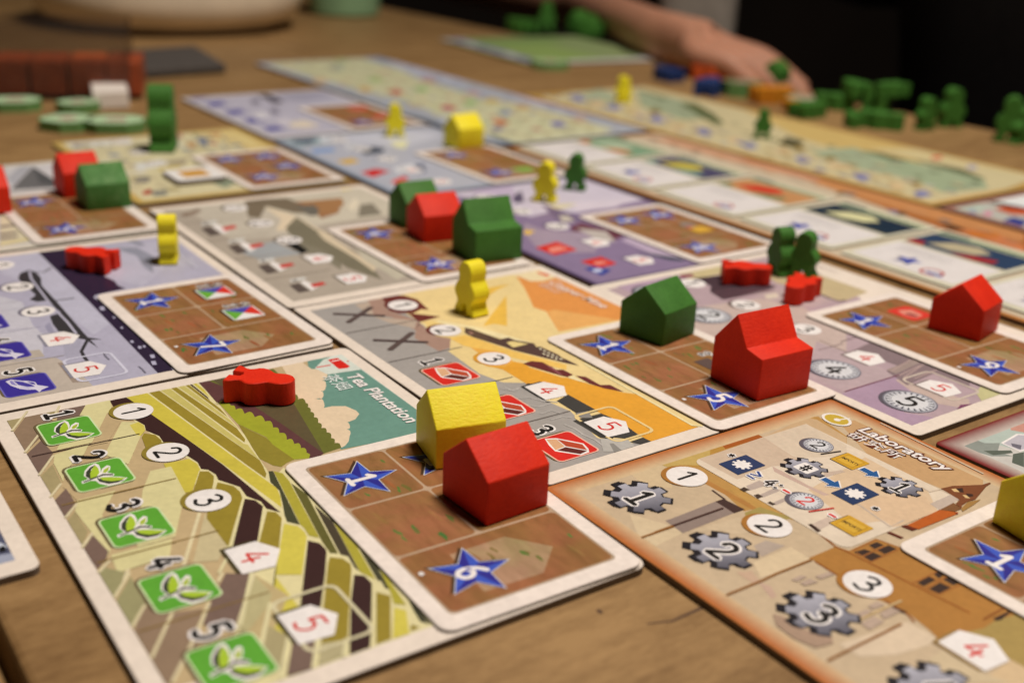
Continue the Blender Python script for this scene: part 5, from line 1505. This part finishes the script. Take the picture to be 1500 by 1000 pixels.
# bowl, cup, slate, cubes, white pack
def lathe(prof, n=48):
    bm = bmesh.new(); rings = []
    for r, z in prof:
        rings.append([bm.verts.new((r * math.cos(2 * math.pi * i / n) * MM, r * math.sin(2 * math.pi * i / n) * MM, z * MM)) for i in range(n)])
    for A_, B_ in zip(rings, rings[1:]):
        for i in range(n): bm.faces.new([A_[i], A_[(i + 1) % n], B_[(i + 1) % n], B_[i]])
    bm.faces.new(rings[0][::-1]); bm.faces.new(rings[-1])
    return bm
bx, by = P_('bowl_front')
M_CERAM = mat_plain('cream_glaze', (0.80, 0.70, 0.54), 0.35, 0.08, 30.0)
bowl = bm_ob('serving_bowl', lathe([(84, 0), (86, 2), (86, 5), (100, 7), (108, 14), (111, 26), (109, 44), (107, 62), (103, 62), (105, 40), (104, 20), (92, 12), (2, 11)]), M_CERAM, None, 35)
bowl.location = ((bx - 6) * MM, (by + 84) * MM, 0.0003); tag(bowl, 'large cream bowl cut off by the top edge of the photo', 'bowl')
qx, qy = P_('cup')
cup = bm_ob('cup', lathe([(30, 0), (33, 2), (36, 30), (39, 80), (36.5, 80), (34, 32), (30, 5), (1, 4)]), mat_plain('green_glaze', (0.24, 0.42, 0.24), 0.35, 0.1, 40.0), None, 35)
cup.location = (qx * MM, (qy + 30) * MM, 0.0003); tag(cup, 'green cup cut off by the top edge of the photo', 'cup')
def prism_bm(corners, z0, z1, bev):
    bm = bmesh.new()
    lo = [bm.verts.new((x * MM, y * MM, z0 * MM)) for x, y in corners]; hi = [bm.verts.new((x * MM, y * MM, z1 * MM)) for x, y in corners]
    bm.faces.new(lo[::-1]); bm.faces.new(hi)
    for i in range(len(lo)): bm.faces.new([lo[i], lo[(i + 1) % len(lo)], hi[(i + 1) % len(lo)], hi[i]])
    bmesh.ops.recalc_face_normals(bm, faces=bm.faces)
    bmesh.ops.bevel(bm, geom=bm.edges[:], offset=bev * MM, segments=3, affect='EDGES', profile=0.5)
    return bm
sl = bm_ob('cloth_pouch', prism_bm(PLACES['slate_top'], 0.3, 6.0, 1.6), mat_plain('grey_felt', (0.075, 0.068, 0.062), 0.9, 0.25, 400.0), None, 40); tag(sl, 'flat dark grey felt pouch lying on the table in front of the bowl', 'pouch')
(ax_, ay_), (ex_, ey_) = P_('cube_a'), P_('cube_b')
ang = math.atan2(ey_ - ay_, ex_ - ax_); L_ = math.hypot(ex_ - ax_, ey_ - ay_)
M_BROWN = mat_plain('red_brown_wood', (0.30, 0.060, 0.018), 0.5, 0.2, 120.0)
M_RUST = mat_plain('rust_wood', (0.52, 0.11, 0.025), 0.5, 0.2, 120.0)
for i in range(5):
    for j in range(2):
        o = bm_ob('wooden_cube', box_bm(-.0092, .0092, -.0092, .0092, 0, .0184, .0008), M_RUST if (i, j) in ((0, 0), (3, 1)) else M_BROWN)
        d = -14 + i * 19.6; e = 11 + j * 19.6
        o.location = ((ax_ + math.cos(ang) * d - math.sin(ang) * e) * MM, (ay_ + math.sin(ang) * d + math.cos(ang) * e) * MM, 0.0025)
        o.rotation_euler = (0, 0, ang + (0.03, -0.04, 0.02, 0.05, -0.02)[i])
        tag(o, 'red-brown wooden cube in a clear tray at the far left', 'cube', 'wooden cubes in the clear tray')
        if (i, j) in ((0, 0), (3, 1)): o['label'] = ('brighter rust cube at the left end of the clear tray', 'brighter rust cube in the back of the clear tray')[j]; del o['group']
def tray_bm(x0, x1, y0, y1, h, t):
    bm = bmesh.new()
    def bx_(a, b, c, d, e, f):
        vs = [bm.verts.new((x * MM, y * MM, z * MM)) for z in (e, f) for x, y in ((a, c), (b, c), (b, d), (a, d))]
        for q in ((3, 2, 1, 0), (4, 5, 6, 7), (0, 1, 5, 4), (1, 2, 6, 5), (2, 3, 7, 6), (3, 0, 4, 7)): bm.faces.new([vs[i] for i in q])
    bx_(x0, x1, y0, y1, 0, t); bx_(x0, x1, y0, y0 + t, t, h); bx_(x0, x1, y1 - t, y1, t, h); bx_(x0, x0 + t, y0 + t, y1 - t, t, h); bx_(x1 - t, x1, y0 + t, y1 - t, t, h)
    return bm
M_CLEAR, nt_, b_ = nodes_of('clear_plastic')
b_.inputs['Base Color'].default_value = (0.10, 0.09, 0.08, 1); b_.inputs['Roughness'].default_value = 0.22
tp_ = nt_.nodes.new('ShaderNodeBsdfTransparent'); tp_.inputs['Color'].default_value = (0.93, 0.91, 0.88, 1)
sm_ = nt_.nodes.new('ShaderNodeTexNoise'); sm_.inputs['Scale'].default_value = 60.0
mr_ = nt_.nodes.new('ShaderNodeMapRange'); mr_.inputs['To Min'].default_value = 0.08; mr_.inputs['To Max'].default_value = 0.22
mx_ = nt_.nodes.new('ShaderNodeMixShader')
link(nt_, sm_.outputs['Fac'], mr_.inputs['Value']); link(nt_, mr_.outputs['Result'], mx_.inputs['Fac'])
link(nt_, tp_.outputs[0], mx_.inputs[1]); link(nt_, b_.outputs[0], mx_.inputs[2])
link(nt_, mx_.outputs[0], nt_.nodes['Material Output'].inputs['Surface'])
tr = bm_ob('clear_tray', tray_bm(-26, L_ + 26, 0, 44, 40, 1.2), M_CLEAR)
tr.location = (ax_ * MM, ay_ * MM, 0.0008); tr.rotation_euler = (0, 0, ang); tag(tr, 'clear plastic tray around the red-brown cubes at the far left', 'tray')
wb = bm_ob('white_pack', prism_bm(PLACES['white_top'], 0.3, 9.5, .8), mat_plain('white_card', (0.84, 0.80, 0.74), 0.55, 0.03)); tag(wb, 'small white pack with a bright top beside the clear tray', 'box')

# ------------------------------------------------------------------ people at the far table edge
M_SKIN = mat_plain('skin', (0.50, 0.25, 0.16), 0.5, 0.10, 60.0, 0.35, sss=0.12)
def skin_mesh(name, joints, edges, mat, parent=None, root=0, levels=2):
    me = bpy.data.meshes.new(name)
    me.from_pydata([j[:3] for j in joints], edges, [])
    o = bpy.data.objects.new(name, me); COL.objects.link(o)
    sk = o.modifiers.new('Skin', 'SKIN'); sk.use_smooth_shade = True
    for i, j in enumerate(joints):
        me.skin_vertices[0].data[i].radius = (j[3], j[4] if len(j) > 4 else j[3])
    me.skin_vertices[0].data[root].use_root = True
    sub = o.modifiers.new('Subsurf', 'SUBSURF'); sub.levels = levels; sub.render_levels = levels
    bpy.context.view_layer.update()
    ev = bpy.data.meshes.new_from_object(o.evaluated_get(bpy.context.evaluated_depsgraph_get()))
    bpy.data.objects.remove(o)
    ev.materials.clear(); ev.materials.append(mat)
    for p in ev.polygons: p.use_smooth = True
    r_ = bpy.data.objects.new(name, ev); COL.objects.link(r_)
    if parent: r_.parent = parent
    return r_

def V(k): 
    q = PLACES[k]; return Vector((q[0] * MM, q[1] * MM, q[2] * MM))
tip, kn, wr, fa, el = V('hand_tip'), V('hand_knuckle'), V('hand_wrist'), V('arm_fore'), V('arm_elbow')
fwd = (tip - kn).normalized(); side = fwd.cross(Vector((0, 0, 1))).normalized(); upv = side.cross(fwd)
J = []; Eg = []
def jn(v, r1, r2=None): J.append((v.x, v.y, v.z, r1, r2 or r1)); return len(J) - 1
i0 = jn(el, .046); i05 = jn(el.lerp(fa, .5), .038); i1 = jn(fa, .029); i15 = jn(fa.lerp(wr, .55), .0225, .021); i2 = jn(wr, .0185, .019); Eg += [(i0, i05), (i05, i1), (i1, i15), (i15, i2)]
pm = kn.lerp(wr, .45); ip = jn(pm, .014, .026); Eg.append((i2, ip))
for k, (s, ln, bend) in enumerate(((-.030, .070, .010), (-.010, .080, .012), (.011, .074, .012), (.030, .058, .010))):
    base = kn + side * s
    b0 = jn(base, .0105); b1 = jn(base + fwd * ln * .45 + upv * .003, .009); b2 = jn(base + fwd * ln * .78 - upv * bend * .5, .008); b3 = jn(base + fwd * ln - upv * bend, .007)
    Eg += [(ip, b0), (b0, b1), (b1, b2), (b2, b3)]
t0 = jn(pm - side * .034 + fwd * .008, .012); t1 = jn(pm - side * .046 + fwd * .034 - upv * .006, .0105); t2 = jn(pm - side * .048 + fwd * .058 - upv * .012, .009)
Eg += [(ip, t0), (t0, t1), (t1, t2)]
arm = skin_mesh('person', J, Eg, M_SKIN, None, 1)
tag(arm, 'bare forearm and hand lying along the far table edge', 'person')

M_SHIRT = mat_plain('black_cloth', (0.010, 0.009, 0.009), 0.95, 0.3, 300.0, 0.1)
sx, sy = PLACES['sitter']
pb = empty('person', sx * MM, sy * MM, -0.745, TH)
tag(pb, 'person in a black shirt sitting behind the far table edge', 'person')
JJ = []; EE = []
def j2(a, b, z, r1, r2=None):
    JJ.append((a * MM, b * MM, z * MM + 0.745, r1, r2 or r1)); return len(JJ) - 1
h0 = j2(0, 150, -300, .20, .15); h1 = j2(0, 140, -120, .20, .14); h2 = j2(0, 130, 60, .21, .14); h3 = j2(0, 125, 230, .22, .14); h4 = j2(0, 130, 330, .11, .10); h5 = j2(0, 130, 400, .062)
EE += [(h0, h1), (h1, h2), (h2, h3), (h3, h4), (h4, h5)]
for s in (-1, 1):
    a1 = j2(s * 200, 130, 290, .085); a2 = j2(s * 235, 110, 130, .075); a3 = j2(s * 235, 90, 30, .066)
    EE += [(h3, a1), (a1, a2), (a2, a3)]
skin_mesh('shirt', JJ, EE, M_SHIRT, pb, 0)

chx, chy = PLACES['panel']
chair = empty('chair', chx * MM, chy * MM, -0.748, -0.2)
tag(chair, 'pale grey chair back behind the bare arm', 'chair')
M_CHAIR = mat_plain('grey_fabric', (0.30, 0.27, 0.23), 0.9, 0.1, 90.0)
bm_ob('backrest', box_bm(-.036, .034, -.02, .02, .45, 1.15, .018, 3), M_CHAIR, chair)
bm_ob('seat', box_bm(-.2, .2, -.1, .32, .40, .449, .015, 3), M_CHAIR, chair)
for lx in (-.18, .18):
    for ly in (-.07, .29): bm_ob('leg', box_bm(lx - .015, lx + .015, ly - .015, ly + .015, 0, .3995), M_CHAIR, chair)
